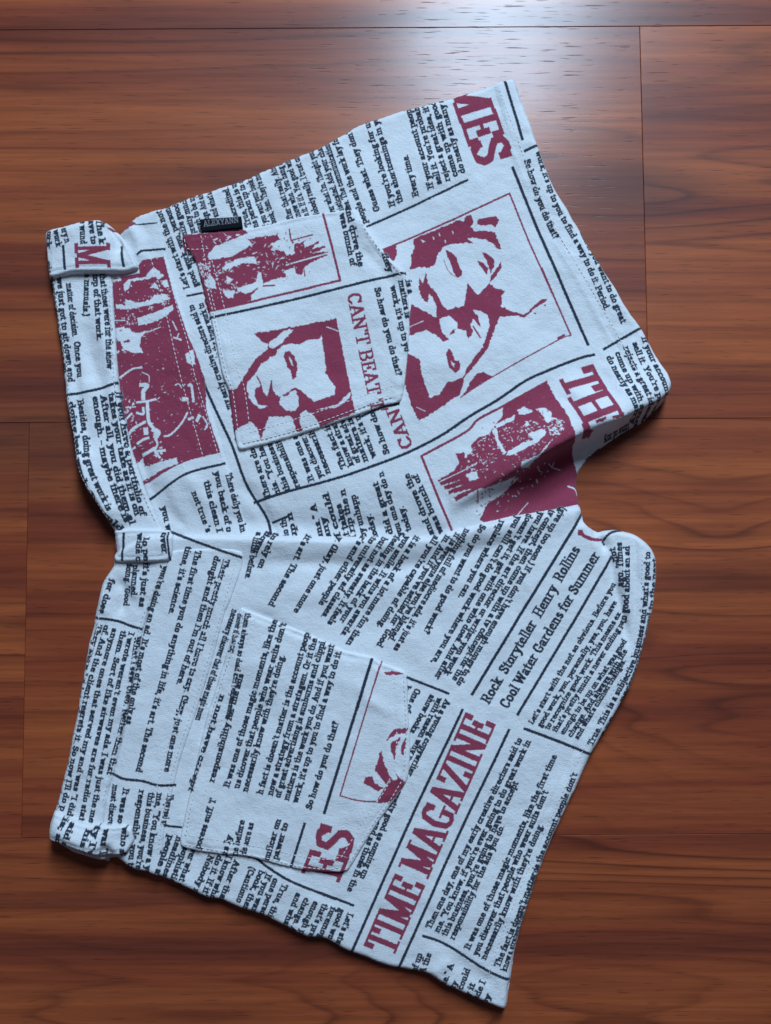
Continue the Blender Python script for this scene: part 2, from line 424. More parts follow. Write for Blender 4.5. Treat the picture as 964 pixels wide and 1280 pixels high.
class Sheet:
    """a stretch of the plan read at its own origin and magnification"""
    def __init__(self, ox, oy, s): self.o = np.array((ox, oy), float); self.s = s
    def __call__(self, *pts): return [tuple(self.o + np.array(p, float) / self.s) for p in pts]
    def t(self, s, *pts, **kw): text(self(*pts), s, **kw)
    def rule(self, w, *pts, val=BLACK): stroke(smooth_path(self(*pts)), w, val)
    def f(self, val, *pts): fill(ragged(self(*pts)), val)
    def vec(self, x, y): return (x / self.s, y / self.s)
    def L(self, c, p0, p1, cap, **kw): letter(c, *self(p0, p1), self.vec(*cap), **kw)

# ---------------------------------------------------------------- outlines of the pieces of cloth, on the plan
OUT_A = [(57, 292), (80, 284), (103, 279), (127, 276), (137, 285), (149, 286), (160, 275), (174, 266), (197, 259), (230, 246), (255, 238), (281, 229), (306, 221),
         (338, 206), (370, 193), (411, 176), (434, 162), (456, 150), (505, 135), (531, 128), (563, 120), (596, 110), (627, 100), (644, 97),
         (655, 127), (667, 161), (675, 183), (691, 226), (714, 266), (737, 307), (752, 331), (783, 379), (804, 411), (818, 438), (832, 468), (837, 484),
         (832, 499), (818, 513), (794, 531), (757, 556), (733, 577), (725, 590), (724, 612), (728, 640), (715, 680), (600, 715), (400, 720), (220, 722),
         (146, 695), (143, 665), (128, 640), (112, 615), (102, 590), (94, 560), (86, 520), (81, 490), (78, 455), (69, 400), (62, 345)]
OUT_B = [(200, 667), (300, 668), (400, 670), (500, 671), (545, 669), (580, 659), (640, 645), (690, 637), (722, 631), (728, 635), (732, 652), (740, 659), (750, 666), (758, 664), (776, 661),
         (798, 669), (815, 683), (822, 698), (823, 720), (819, 752), (811, 790), (800, 828), (788, 862), (765, 903), (744, 938), (720, 990),
         (695, 1042), (672, 1100), (657, 1145), (645, 1188), (640, 1222), (636, 1245), (631, 1263), (600, 1252), (562, 1236), (535, 1219), (494, 1213),
         (435, 1192), (407, 1176), (380, 1172), (361, 1162), (328, 1146), (299, 1137), (276, 1127), (253, 1122), (222, 1107), (195, 1096), (164, 1086),
         (149, 1076), (122, 1075), (90, 1064), (64, 1047), (68, 1014), (77, 980), (94, 899), (105, 834), (115, 788), (120, 761), (128, 729), (140, 708), (146, 690)]
BAND = [(57, 292), (80, 284), (103, 279), (127, 276), (137, 284), (140, 345), (143, 400), (150, 490), (165, 560), (185, 620), (203, 664), (212, 703), (201, 729), (187, 764), (179, 791),
        (169, 845), (158, 905), (143, 967), (136, 991), (131, 1026), (134, 1078), (122, 1077), (90, 1066), (63, 1048), (67, 1014), (76, 980), (93, 899), (104, 834), (114, 788), (119, 761), (127, 729), (139, 708),
        (142, 685), (142, 665), (127, 641), (111, 616), (101, 590), (93, 560), (85, 520), (80, 490), (77, 455), (68, 400), (61, 345)]
POCKET_A = [(228, 295), (265, 291), (303, 288), (372, 273), (432, 265), (445, 267), (463, 297), (484, 324), (506, 344), (511, 378), (512, 417), (506, 481), (500, 503), (478, 508), (466, 513),
            (402, 535), (348, 552), (305, 563), (298, 560), (294, 541), (287, 490), (279, 469), (269, 420), (258, 375), (246, 330)]
POCKET_B = [(301, 763), (313, 764), (382, 791), (428, 812), (464, 820), (477, 828), (507, 840), (510, 864), (510, 886), (513, 925), (510, 971), (488, 1006), (472, 1028), (452, 1060), (434, 1087),
            (407, 1089), (369, 1084), (334, 1075), (311, 1069), (278, 1066), (251, 1063), (232, 1058), (226, 1049), (238, 990), (258, 900), (280, 830)]
LOOP_TOP = [(56, 291), (80, 283), (103, 278), (129, 275), (146, 289), (159, 305), (172, 330), (173, 337), (158, 342), (134, 343), (94, 344), (62, 349), (59, 320)]
LOOP_MID = [(143, 665), (165, 661), (190, 661), (213, 663), (218, 672), (217, 694), (212, 701), (190, 703), (165, 703), (146, 702), (142, 685)]
LOOP_LOW = [(65, 1016), (74, 1012), (90, 1018), (112, 1026), (143, 1028), (158, 1028), (168, 1033), (171, 1046), (162, 1062), (143, 1067), (122, 1063), (101, 1057), (80, 1050), (62, 1045)]
LABEL = [(251, 276), (302, 272), (304, 286), (253, 292)]
BREG = [(146, 664), (205, 664)] + OUT_B[1:]

c1, c2, c3, c4, c5, c6 = Sheet(40, 240, 3.708), Sheet(240, 240, 3.324), Sheet(440, 80, 3.213), Sheet(600, 180, 3.708), Sheet(420, 360, 3.213), Sheet(600, 400, 3.708)
d1, d2, d3, d4, d5, d6, d7, d8 = (Sheet(50, 440, 3.708), Sheet(240, 460, 3.708), Sheet(50, 640, 3.708), Sheet(50, 840, 3.708),
                                  Sheet(220, 640, 3.708), Sheet(220, 840, 3.213), Sheet(400, 620, 3.708), Sheet(580, 620, 3.708))
e1, e2, e3 = Sheet(400, 860, 3.213), Sheet(400, 1020, 3.708), Sheet(580, 820, 3.708)
f1, f2, f3, f4, f5, f6, f7, f8 = (Sheet(280, 120, 5.356), Sheet(400, 100, 5.356), Sheet(150, 210, 5.356), Sheet(265, 390, 5.356),
                                  Sheet(480, 235, 5.356), Sheet(500, 340, 4.382), Sheet(225, 260, 4.59), Sheet(520, 470, 4.382))
g1, g2, g3, g4, g5, g6, g7, g8 = (Sheet(130, 310, 6.025), Sheet(130, 450, 6.025), Sheet(60, 960, 4.82), Sheet(220, 980, 4.82),
                                  Sheet(380, 1060, 4.82), Sheet(660, 640, 5.356), Sheet(400, 820, 4.57), Sheet(640, 440, 4.82))
px = Sheet(0, 0, 1.0)

# ---- upper leg: small type that runs up the cloth
for s, a, b in (("Let's start with the not", (452, 805), (262, 285)), ("good work, you, persona", (514, 795), (308, 240)), ("to recognize good", (490, 640), (372, 235)),
                ("that's pretty much", (530, 560), (422, 195)), ("enough to be up", (560, 480), (476, 175)), ("change. And alw", (600, 400), (532, 160)), ("and what's c", (648, 330), (590, 135))):
    f3.t(s, a, b)
for s, a, b in (("discredited. I", (90, 840), (3, 585)), ("True, this is up", (170, 870), (56, 560)), ("one person up to do", (226, 900), (100, 535)), ("If you want your book as", (290, 880), (160, 515)),
                ("book, then. They're most", (338, 850), (210, 490)), ("After that really. Aim", (460, 850), (322, 455)), ("I know who. You hang in", (515, 850), (366, 425)),
                ("do it. If it's. You good with", (565, 830), (420, 405)), ("Nobody really. I trust one", (632, 815), (476, 380)), ("ver what I'm. Thought your", (735, 795), (576, 350)),
                ("sophisticated. Add your chan", (815, 850), (634, 325)), ("headlines. The communications", (880, 900), (682, 295)), ("people and the work lay for", (950, 865), (736, 262))):
    f1.t(s, a, b)
for s, a, b in (("Guess what. They don't", (388, 888), (190, 325)), ("If you're looking for us", (492, 855), (312, 265)), ("the shortcomings in yo", (543, 828), (368, 245)), ("Every time.", (648, 785), (572, 505)),
                ("If your account peopl", (748, 735), (588, 180)), ("sell it. You're probabl", (803, 706), (640, 165)), ("reject a great idea, it's", (858, 684), (698, 150)),
                ("come up with good", (910, 655), (755, 138)), ("do nearly as many a", (958, 632), (808, 125))):
    f2.t(s, a, b)
c3.rule(3.0, (60, 660), (465, 468))
c3.rule(3.6, (608, 55), (648, 190), (683, 312)); c3.rule(3.4, (690, 357), (758, 325))
c4.rule(3.8, (150, 110), (240, 330), (365, 625), (500, 935))
c4.t('So how do you do that?', (212, 80), (275, 270), (350, 442))
c4.t("work, it's up to you to find a way to do it. Period.", (264, 40), (310, 175), (352, 290), (410, 400), (474, 520), (585, 775))
c4.t('and if you want to do great', (472, 405), (500, 475), (574, 630), (660, 834))
c4.rule(3.4, (570, 955), (748, 853))
for c, p0, p1 in (('M', (368, 55), (428, 238)), ('E', (430, 232), (466, 338)), ('S', (464, 320), (504, 424))):
    c3.L(c, p0, p1, (150, -48), nib=(0.68, 0.34))
for s, a, b in (('If your account', (753, 82), (845, 365)), ("sell it. You're pro", (710, 108), (815, 425)), ('rejects a great idea,', (670, 128), (778, 465)), ('come up with anot', (632, 152), (738, 500)), ('do nearly as many', (590, 172), (705, 480))):
    c6.t(s, a, b)
c5.rule(3.6, (-330, 862), (-200, 820), (0, 765), (120, 725), (280, 665), (420, 595), (540, 515), (650, 450), (760, 375), (860, 330), (975, 285), (1037, 270))
c6.L('T', (352, 262), (402, 378), (172, -52), nib=(0.8, 0.38)); c6.L('H', (396, 380), (456, 528), (170, -66), nib=(0.7, 0.36)); c6.f(RED, (440, 505), (470, 495), (480, 530), (500, 530), (495, 555), (455, 562)); c6.f(RED, (500, 492), (545, 475), (548, 490), (505, 507)); c6.f(RED, (570, 475), (630, 455), (628, 475), (580, 490))
for s, a, b in (('time of my', (578, 556), (694, 488)), ('and so', (505, 650), (570, 596))):
    c6.t(s, b, a)

# ---- upper leg: red picture of a couple
f6.rule(2.2, (775, -20), (935, 350), val=RED); c3.rule(2.4, (125, 750), (632, 522), val=RED); c3.rule(2.2, (632, 520), (735, 770), (825, 970), val=RED)
f6.rule(1.6, (935, 350), (860, 378), (500, 580), (330, 690), val=RED)
f5.f(RED, (0, 418), (80, 385), (88, 450), (65, 500), (0, 452))
f5.f(RED, (200, 345), (240, 322), (420, 248), (585, 178), (600, 230), (578, 258), (605, 285), (660, 285), (745, 295), (762, 340), (785, 412), (765, 405), (735, 375), (690, 345), (620, 330), (560, 332), (605, 372), (560, 362), (500, 370), (440, 375), (400, 392), (385, 415), (355, 455), (345, 500), (325, 525), (290, 536), (240, 528), (200, 545), (172, 548), (185, 500), (180, 450), (205, 400), (195, 375))
f5.f(0, (500, 205), (540, 200), (530, 225)); f5.f(0, (245, 345), (280, 355), (262, 365))
for q in ((370, 300), (460, 285), (410, 345), (330, 325)): f5.rule(1.2, q, (q[0] + 4, q[1] + 18), val=0)
f5.f(RED, (606, 255), (642, 205), (700, 195), (752, 190), (772, 215), (748, 266), (720, 245), (680, 250), (640, 245))
f5.f(RED, (413, 410), (450, 425), (485, 458), (492, 490), (505, 520), (525, 550), (520, 585), (485, 593), (462, 550), (440, 480), (425, 455))
f5.rule(0.9, (402, 480), (430, 548), (475, 590), val=RED)
f5.f(RED, (655, 420), (700, 443), (742, 480), (738, 530), (715, 572), (704, 520), (682, 470)); f5.f(RED, (625, 480), (660, 495), (702, 530), (690, 578), (668, 548), (640, 512))
f5.f(RED, (790, 472), (782, 540), (748, 590), (706, 634), (715, 588), (758, 530))
f5.f(RED, (280, 558), (295, 640), (345, 695), (395, 785), (432, 822), (352, 872), (355, 800), (330, 740), (300, 700), (292, 768), (252, 742), (232, 672), (236, 600), (262, 640))
f6.f(RED, (60, 178), (120, 210), (190, 246), (210, 240), (265, 205), (352, 185), (372, 58), (395, 90), (410, 110), (430, 122), (460, 90), (490, 58), (520, 85), (578, 105), (556, 130), (560, 160), (552, 185), (600, 213), (680, 235), (720, 200), (770, 155), (806, 147), (800, 162), (745, 195), (680, 252), (640, 240), (545, 245), (520, 312), (480, 420), (430, 490), (372, 560), (345, 592), (360, 540), (400, 480), (450, 420), (490, 300), (482, 240), (442, 214), (400, 208), (430, 240), (442, 305), (400, 258), (385, 290), (400, 330), (372, 376), (358, 322), (310, 312), (315, 278), (270, 240), (215, 258), (230, 330), (268, 376), (240, 386), (200, 350), (142, 318), (48, 356), (52, 240))
f6.f(RED, (40, 440), (110, 490), (120, 570), (145, 640), (165, 692), (220, 668), (255, 610), (300, 600), (352, 572), (342, 630), (330, 672), (200, 762), (105, 817), (65, 740), (25, 610))
f6.f(RED, (345, 677), (390, 600), (420, 560), (455, 550), (508, 576), (430, 622))
f6.f(RED, (265, 424), (290, 450), (300, 490), (326, 490), (326, 540), (300, 560), (268, 530), (250, 460)); f6.f(0, (276, 490), (300, 510), (296, 532), (282, 515))
f6.f(RED, (268, 352), (285, 320), (307, 315), (300, 336)); f6.rule(2.0, (400, 300), (440, 365), val=RED)
f6.f(0, (400, 214), (440, 214), (480, 245), (485, 300), (470, 340), (445, 300), (430, 240))
f6.rule(0.9, (48, 305), (95, 285), (130, 270), val=0); f6.rule(0.7, (90, 742), (140, 765), val=0)
f6.rule(1.8, (790, 183), (797, 186), val=RED); f6.rule(1.8, (735, 226), (744, 230), val=RED); f6.rule(3.0, (862, 366), (900, 346), val=RED)
# ---- upper leg: red picture of riders
f8.rule(3.2, (205, 860), (110, 640), (30, 440), val=RED); f8.rule(3.2, (30, 440), (270, 310), (340, 240), (480, 165), (715, 35), val=RED)
f8.f(RED, (480, 165), (715, 35), (800, 215), (870, 450), (905, 560), (905, 720), (800, 730), (640, 790), (560, 800), (420, 830), (350, 790), (390, 700), (470, 650), (560, 560), (380, 620), (330, 625), (215, 690), (205, 665), (300, 625), (180, 650), (175, 630), (260, 600), (155, 625), (150, 605), (240, 575), (135, 600), (118, 575), (210, 520), (235, 470), (215, 430), (260, 420), (270, 455), (310, 410), (300, 380), (340, 340), (400, 320), (450, 240), (470, 210))
f8.f(0, (330, 305), (470, 195), (470, 225), (430, 275), (350, 320)); f8.f(0, (430, 272), (540, 215), (535, 245), (440, 290)); f8.f(0, (650, 185), (700, 182), (730, 215), (725, 260), (700, 275), (685, 230))
f8.f(0, (550, 190), (590, 170), (635, 200), (600, 215), (560, 215)); f8.f(0, (410, 285), (440, 290), (445, 350), (485, 430), (470, 445), (440, 375))
f8.f(0, (490, 430), (560, 385), (620, 370), (600, 330), (670, 310), (690, 330), (650, 380), (520, 445), (480, 450)); f8.f(0, (580, 285), (600, 255), (620, 285))
f8.f(0, (555, 490), (640, 455), (720, 370), (650, 460), (600, 510), (560, 520)); f8.f(0, (270, 545), (325, 525), (340, 565), (290, 580)); f8.f(0, (380, 620), (470, 585), (540, 555), (480, 640), (400, 680), (340, 760), (330, 650))
crackle(f8((700, 290), (740, 240), (790, 280), (760, 350), (710, 350)), 60, 0, 2, 6, 1.1)
crackle(f8((300, 380), (540, 250), (700, 230), (700, 360), (520, 480), (350, 520), (260, 560)), 90, 0, 1.5, 6, 0.8)
crackle(f8((440, 560), (600, 500), (700, 470), (760, 520), (600, 640), (420, 760)), 40, 0, 1.5, 7, 0.8)
crackle(f8((230, 440), (480, 260), (720, 240), (740, 380), (520, 520), (260, 600)), 120, 0, 1.0, 4, 0.65); crackle(f8((330, 300), (560, 180), (720, 190), (720, 260), (420, 330)), 26, RED, 1.5, 5, 0.8); crackle(f8((320, 650), (560, 560), (520, 700), (340, 800)), 40, RED, 2, 7, 1.2)
f8.rule(1.0, (120, 585), (260, 520), (330, 480), val=0); f8.rule(1.0, (620, 690), (560, 760), val=0); f8.rule(1.2, (730, 480), (760, 500), (800, 510), val=0); f8.rule(1.0, (760, 470), (750, 505), val=0)
f8.rule(1.6, (330, 620), (340, 690), val=RED); f8.rule(2, (840, 600), (880, 620), (890, 650), val=0)
# ---- upper leg: type below the pocket
for s, a, b in (('There are do', (358, 606), (282, 375)), ('his. "You ha', (403, 588), (320, 365)), ('this business', (447, 570), (360, 350)), ('responsibilit', (492, 554), (400, 335)), ('It was one a', (558, 525), (475, 310)), ('you discover t', (600, 510), (510, 298)),
                ('necessarily', (634, 490), (548, 275)), ('The fact is', (708, 464), (622, 258)), ('know a strat', (742, 454), (656, 250)), ('of great adv', (773, 440), (696, 240)), ('matters is', (808, 434), (730, 230)), ("work, it's u", (846, 415), (766, 220)), ('So how do', (908, 400), (836, 205)),
                ('do th', (440, 790), (422, 700)), ('up n', (478, 790), (450, 668)), ('ans." A', (598, 790), (563, 630)), ('any', (635, 790), (608, 690)), ('I could', (680, 785), (622, 578)), ('it takes', (722, 790), (680, 630)), ('I rip the n', (752, 790), (698, 562)), ('by unhapp', (800, 785), (748, 588)), ('today.', (856, 790), (818, 676)), ('I did a great', (932, 800), (852, 530)), ('you one day do n', (970, 780), (876, 482))):
    d2.t(s, a, b)
for s, a, b in (('today.', (297, 975), (262, 876)), ('and drove the', (388, 990), (284, 748)), ('was bunch of', (425, 985), (318, 750))):
    c5.t(s, a, b)
c5.t("CAN'T", (287, 648), (200, 420), cap=17, val=RED, nib=(0.62, 0.34), mid=3.5)

# ---- upper leg: yoke
d1.rule(3.6, (690, -40), (710, 0), (780, 190), (890, 430), (960, 620), (1045, 760), (1070, 850))
d1.rule(3.2, (505, 688), (600, 618), (700, 560), (862, 518)); d1.rule(3.2, (1075, 790), (1150, 760))
for s, a, b in (('you will', (568, 715), (604, 870)), ("not true 's", (715, 650), (780, 835)), ('this clean I', (772, 600), (830, 835)), ('you back of o', (820, 555), (875, 835)), ('There daily you kn', (872, 565), (940, 835))):
    d1.t(s, a, b)
c2.t('my early creative directors said to', (160, 905), (80, 680), (-2, 470)); c2.t('in the know work to', (120, 690), (38, 462))
c1.rule(3.0, (718, 482), (790, 468)); f3.rule(3.0, (120, 585), (170, 555), (300, 540)); f3.rule(1.8, (60, 385), (250, 368)); f3.f(RED, (0, 400), (40, 370), (75, 350), (110, 380), (60, 400), (0, 425))
RY = g1((262, 130), (300, 92), (450, 62), (520, 330), (615, 600), (690, 780), (765, 990)) + g2((780, 400), (882, 700), (700, 745), (560, 795), (300, 945), (262, 960), (200, 740), (160, 480), (120, 190), (95, 20)) + g1((60, 600), (28, 230), (270, 190))
fill(ragged(RY, 3, 0.4), RED)
g1.f(0, (250, 530), (380, 490), (520, 430), (527, 470), (470, 520), (370, 562), (258, 582))
g1.f(0, (35, 235), (130, 225), (130, 248), (35, 255)); g1.f(0, (148, 275), (180, 240), (320, 215), (330, 190), (370, 150), (420, 170), (452, 212), (410, 240), (390, 215), (330, 235), (200, 250), (190, 300), (160, 330))
g1.f(0, (160, 385), (250, 412), (360, 390), (380, 350), (470, 350), (505, 382), (400, 420), (300, 440), (200, 462), (88, 455), (88, 422), (160, 432)); g1.f(0, (345, 300), (385, 258), (420, 310)); g1.f(0, (430, 270), (470, 235), (490, 290), (460, 300))
g1.f(0, (68, 612), (150, 588), (240, 640), (335, 625), (280, 670), (270, 740), (300, 792), (220, 792), (150, 770), (130, 720), (80, 672)); g1.f(RED, (145, 705), (190, 690), (200, 705), (160, 718)); g1.f(RED, (110, 615), (140, 615), (130, 630))
g1.f(0, (620, 810), (680, 770), (700, 890), (630, 870))
g1.rule(1.2, (70, 545), (160, 545), val=0); g1.rule(1.2, (330, 635), (430, 598), val=0); g1.rule(1.6, (520, 555), (555, 625), val=0); g1.rule(2, (530, 680), (590, 700), val=0); g1.rule(1.4, (570, 650), (555, 690), val=0)
crackle(g1((340, 240), (500, 250), (520, 420), (330, 470)), 55, 0, 1.5, 5, 0.9); crackle(g1((170, 480), (250, 500), (240, 600), (170, 560)), 18, 0, 1.5, 4, 0.9); crackle(g1((90, 760), (280, 740), (290, 800), (110, 810)), 14, 0, 2, 5, 1.0)
for w_, pts in ((2.2, ((120, 135), (210, 72), (290, 58))), (1.0, ((290, 95), (340, 120), (345, 170))), (5, ((275, 190), (330, 195), (300, 240), (300, 300))), (2.6, ((250, 322), (330, 312), (395, 298))), (4, ((330, 320), (335, 400), (345, 470), (380, 520))), (6, ((375, 525), (415, 550), (395, 590))),
                (2.6, ((395, 590), (410, 640), (390, 690), (430, 740))), (3, ((400, 690), (470, 685))), (3.4, ((175, 595), (220, 525), (320, 468))), (6, ((320, 520), (325, 560))), (3, ((255, 635), (310, 600), (345, 590))), (4, ((300, 720), (390, 670))), (2.4, ((180, 440), (215, 405))), (3, ((250, 400), (300, 410), (300, 360))),
                (1.6, ((170, 360), (240, 355))), (2.4, ((460, 580), (510, 565), (590, 480), (635, 400))), (1.4, ((540, 195), (570, 185), (590, 215))), (3, ((640, 200), (665, 200), (680, 320))), (5, ((600, 300), (635, 300))), (3, ((640, 450), (680, 440))), (4, ((705, 465), (725, 420))), (1.8, ((750, 430), (785, 490), (765, 530))), (2.4, ((195, 690), (240, 660)))):
    g2.rule(w_, *pts, val=0)
g2.f(0, (240, 795), (300, 740), (308, 802), (400, 780), (555, 738), (562, 785), (480, 815), (300, 910), (258, 935), (235, 870)); g2.f(RED, (308, 770), (350, 745), (395, 770), (345, 805))
crackle(g2((150, 230), (240, 330), (260, 460), (190, 700), (170, 600)), 22, 0, 2, 6, 1.3); crackle(g2((320, 420), (440, 540), (450, 780), (390, 760)), 22, 0, 2, 6, 1.2)

crackle(RY, 150, 0, 0.8, 2.6, 0.55); crackle(g1((40, 240), (480, 240), (520, 600), (70, 800)), 60, 0, 1.2, 5, 0.8); crackle(g2((110, 60), (700, 60), (780, 520), (240, 700)), 40, 0, 1.5, 6, 0.7)
# ---- upper pocket
fill(POCKET_A, 0)
f7.rule(3.0, (822, 40), (870, 220), (922, 428), val=RED); f7.rule(3.0, (922, 425), (420, 545), (165, 600), val=RED)
f7.f(RED, (15, 160), (130, 150), (360, 122), (392, 148), (300, 190), (200, 230), (165, 275), (178, 305), (300, 285), (420, 215), (390, 185), (560, 155), (572, 190), (520, 215), (540, 235), (530, 245), (600, 255), (610, 275), (655, 275), (660, 215), (710, 205), (720, 240), (800, 200), (800, 218), (740, 250), (835, 228), (838, 242), (760, 270), (855, 262), (850, 282), (745, 330), (720, 345), (700, 395), (665, 380), (660, 352), (600, 362), (612, 402), (540, 415), (480, 442), (470, 400), (440, 430), (330, 470), (380, 500), (455, 465), (410, 510), (412, 540), (160, 600), (100, 330), (60, 250), (20, 250))
f7.f(0, (165, 272), (200, 232), (280, 200), (350, 198), (362, 232), (300, 262), (170, 300)); f7.f(0, (148, 425), (178, 388), (205, 425), (215, 472), (170, 465), (145, 445)); f7.f(0, (245, 350), (330, 298), (430, 285), (445, 325), (400, 320), (350, 325), (300, 350), (260, 365))
f7.f(0, (270, 400), (310, 415), (275, 445)); f7.f(0, (310, 330), (335, 330), (330, 345)); f7.f(0, (250, 480), (320, 480), (310, 525), (275, 520)); f7.f(0, (450, 370), (470, 375), (475, 440), (440, 460), (340, 490), (330, 468), (440, 430)); f7.f(0, (605, 245), (655, 240), (665, 270), (610, 275))
f7.rule(1.6, (610, 335), (850, 272), val=0); f7.rule(1.8, (640, 195), (765, 165), val=RED); f7.rule(2, (630, 130), (640, 190), (655, 210), val=RED); f7.rule(2.2, (480, 455), (548, 452), val=RED); f7.rule(1.6, (715, 365), (720, 400), val=RED)
crackle(f7((100, 325), (175, 315), (180, 400), (125, 400)), 46, 0, 1.5, 5, 1.0); crackle(f7((190, 330), (300, 310), (300, 400), (220, 440)), 30, 0, 1.5, 6, 1.0); crackle(f7((360, 190), (560, 200), (600, 340), (440, 420), (420, 230)), 46, 0, 1.5, 7, 0.8); crackle(f7((230, 410), (330, 440), (330, 500), (240, 480)), 20, 0, 1.5, 5, 0.9)
crackle(f7((170, 170), (390, 130), (380, 160), (200, 215)), 12, 0, 3, 9, 0.9)
crackle(f7((120, 160), (560, 165), (840, 280), (600, 400), (300, 520), (160, 560)), 110, 0, 1.0, 4, 0.7); crackle(f7((560, 130), (760, 160), (800, 380), (540, 440)), 40, RED, 1.5, 5, 0.8)
c2.rule(3.4, (75, 528), (300, 482), (560, 420), (720, 380), (888, 343)); c2.rule(2.0, (105, 622), (200, 610), (262, 600))
c2.t('was bunch of', (622, 100), (670, 315)); c2.t('and drive the', (645, 70), (702, 318)); c2.t('they', (796, 262), (822, 340)); c2.t('matters is', (866, 375), (896, 530)); c2.t("work, it's up to yo", (832, 395), (893, 668)); c2.t('is a', (895, 370), (906, 425)); c2.t('So how do you do that?', (767, 405), (805, 560), (858, 768))
c2.t("CAN'T BEAT T", (672, 425), (725, 680), (775, 912), cap=18, val=RED, nib=(0.62, 0.34), mid=3.5); c2.rule(3, (700, 935), (780, 900), (862, 880))
f4.f(RED, (290, 155), (500, 118), (835, 48), (960, 680), (720, 775), (335, 860), (200, 930), (160, 880), (110, 530), (60, 300))
f4.f(0, (20, 160), (290, 157), (340, 212), (382, 222), (382, 258), (300, 322), (215, 455), (180, 512), (150, 532), (104, 528), (40, 300))
f4.f(0, (390, 215), (470, 150), (520, 122), (552, 128), (500, 180), (470, 222), (410, 256), (385, 240))
f4.f(0, (440, 265), (490, 230), (540, 220), (590, 226), (640, 193), (720, 186), (735, 155), (748, 260), (758, 330), (765, 420), (830, 510), (824, 560), (690, 607), (640, 570), (600, 530), (560, 512), (530, 530), (480, 560), (460, 576), (430, 560), (412, 520), (405, 468), (385, 530), (375, 572), (350, 545), (315, 440), (290, 435), (330, 370), (400, 310), (430, 300))
f4.f(0, (245, 480), (290, 435), (318, 442), (332, 500), (300, 520), (290, 570), (320, 630), (382, 638), (330, 657), (280, 620), (250, 570), (240, 520))
f4.f(RED, (495, 275), (520, 267), (560, 310), (576, 380), (570, 440), (545, 462), (530, 400), (505, 370), (490, 320)); f4.f(0, (520, 305), (540, 330), (550, 372), (535, 360), (522, 330)); f4.rule(1.6, (308, 440), (335, 500), (350, 585), val=RED); f4.rule(2.2, (405, 470), (400, 540), val=RED)
f4.f(0, (455, 605), (470, 570), (530, 540), (560, 528), (585, 580), (582, 640), (560, 667), (510, 667), (460, 628)); f4.f(RED, (478, 560), (525, 538), (522, 560), (490, 577))
f4.f(0, (385, 712), (520, 700), (545, 720), (580, 830), (350, 885), (335, 852)); f4.f(0, (593, 690), (630, 662), (690, 705), (728, 775), (650, 800), (610, 805), (590, 745)); f4.f(0, (160, 800), (220, 765), (270, 742), (310, 790), (338, 870), (200, 935), (160, 900))
f4.f(0, (842, 625), (880, 582), (930, 540), (925, 572), (880, 620), (830, 645), (700, 662), (740, 650)); f4.rule(1.2, (770, 105), (845, 132), val=0)

# ---- upper waistband and its loop
WA = [p for p in BAND[:11]] + [(200, 664), (146, 664)] + BAND[34:]
fill([(50, 280), (138, 283), (140, 345), (143, 400), (150, 490), (165, 560), (185, 620), (203, 664), (140, 664), (60, 500)], 0)
for s, *pts in (("You're done. You're go", (84, 395), (115, 610), (152, 840)), ('we just got to sit down and', (127, 400), (152, 640), (182, 884)), ('matter of decision.', (170, 425), (202, 675)), ('Once you', (207, 695), (222, 862)), ('e manuals.)', (256, 380), (250, 578)), ('top of that work.', (293, 380), (316, 694)), ('that those were for the show', (325, 380), (352, 620), (363, 825))):
    c1.t(s, *pts)
c1.rule(3.6, (148, 947), (280, 925), (402, 888))
for s, *pts in (('Besides, doing great work is', (188, 225), (245, 520), (340, 740)), ('doing bad work. It would', (148, 235), (200, 520), (270, 700), (385, 830)), ('enough. - maybe there is', (260, 210), (310, 500), (410, 790)), ('After all, you did them al', (295, 205), (350, 500), (430, 800)), ('takes your take as it is on', (333, 195), (385, 480), (455, 760)),
                ('If you have a portfolio of', (363, 185), (415, 480), (480, 760))):
    d1.t(s, *pts)
fill(LOOP_TOP, 0)
for s, a, b in (('ork', (92, 192), (82, 270)), ('work', (122, 188), (136, 268)), ('ery n', (158, 180), (178, 250)), ('e wund', (245, 145), (250, 258)), ('ave to', (284, 145), (300, 258)), ('The k', (318, 140), (337, 258)), ('and a', (80, 330), (86, 385))):
    c1.t(s, a, b)
c1.L('M', (210, 256), (214, 364), (164, -4), nib=(0.62, 0.36)); c1.rule(3.4, (158, 262), (166, 372)); c1.rule(3.4, (418, 255), (434, 355)); c1.f(RED, (345, 165), (410, 172), (440, 135), (480, 150), (440, 175), (380, 190))

# ---- lower leg
fill(BREG, 0)
d3.rule(3.4, (600, 90), (720, 135), (830, 175), (940, 212))
# small type that runs down the cloth
for s, *pts in (('a little before.', (382, 92), (332, 312)), ('dover', (425, 90), (368, 195)), ('to rely on', (462, 95), (388, 262)), ("it's art. The second", (612, 105), (530, 270), (438, 435)), ('y. Okay, just one more', (760, 115), (660, 290), (553, 465))):
    d5.t(s, *pts)
for s, a, b in (("r's and other people", (198, 188), (2, 505)), ('to university ad classes.', (248, 190), (12, 565)), ('but not as sweaty. It feels', (300, 190), (42, 595)), ('feeling in the back of your', (358, 185), (97, 585)), ('you smile. It wins you awards.', (405, 185), (102, 650)), ('it is a heck of a lot more fun than', (450, 185), (128, 690)),
                ("all you're capable of doing.", (540, 185), (272, 612)), ('in. And if you\'ve settled for "Good', (590, 185), (270, 696)), ("if is everyone else you've blamed.", (636, 175), (322, 672)), ("nothing full of mediocre ads, it's just as", (680, 155), (348, 715)), ('So do you want to do good work?', (752, 135), (488, 635)), ('replace where you can.', (842, 115), (648, 475))):
    d7.t(s, a, b)
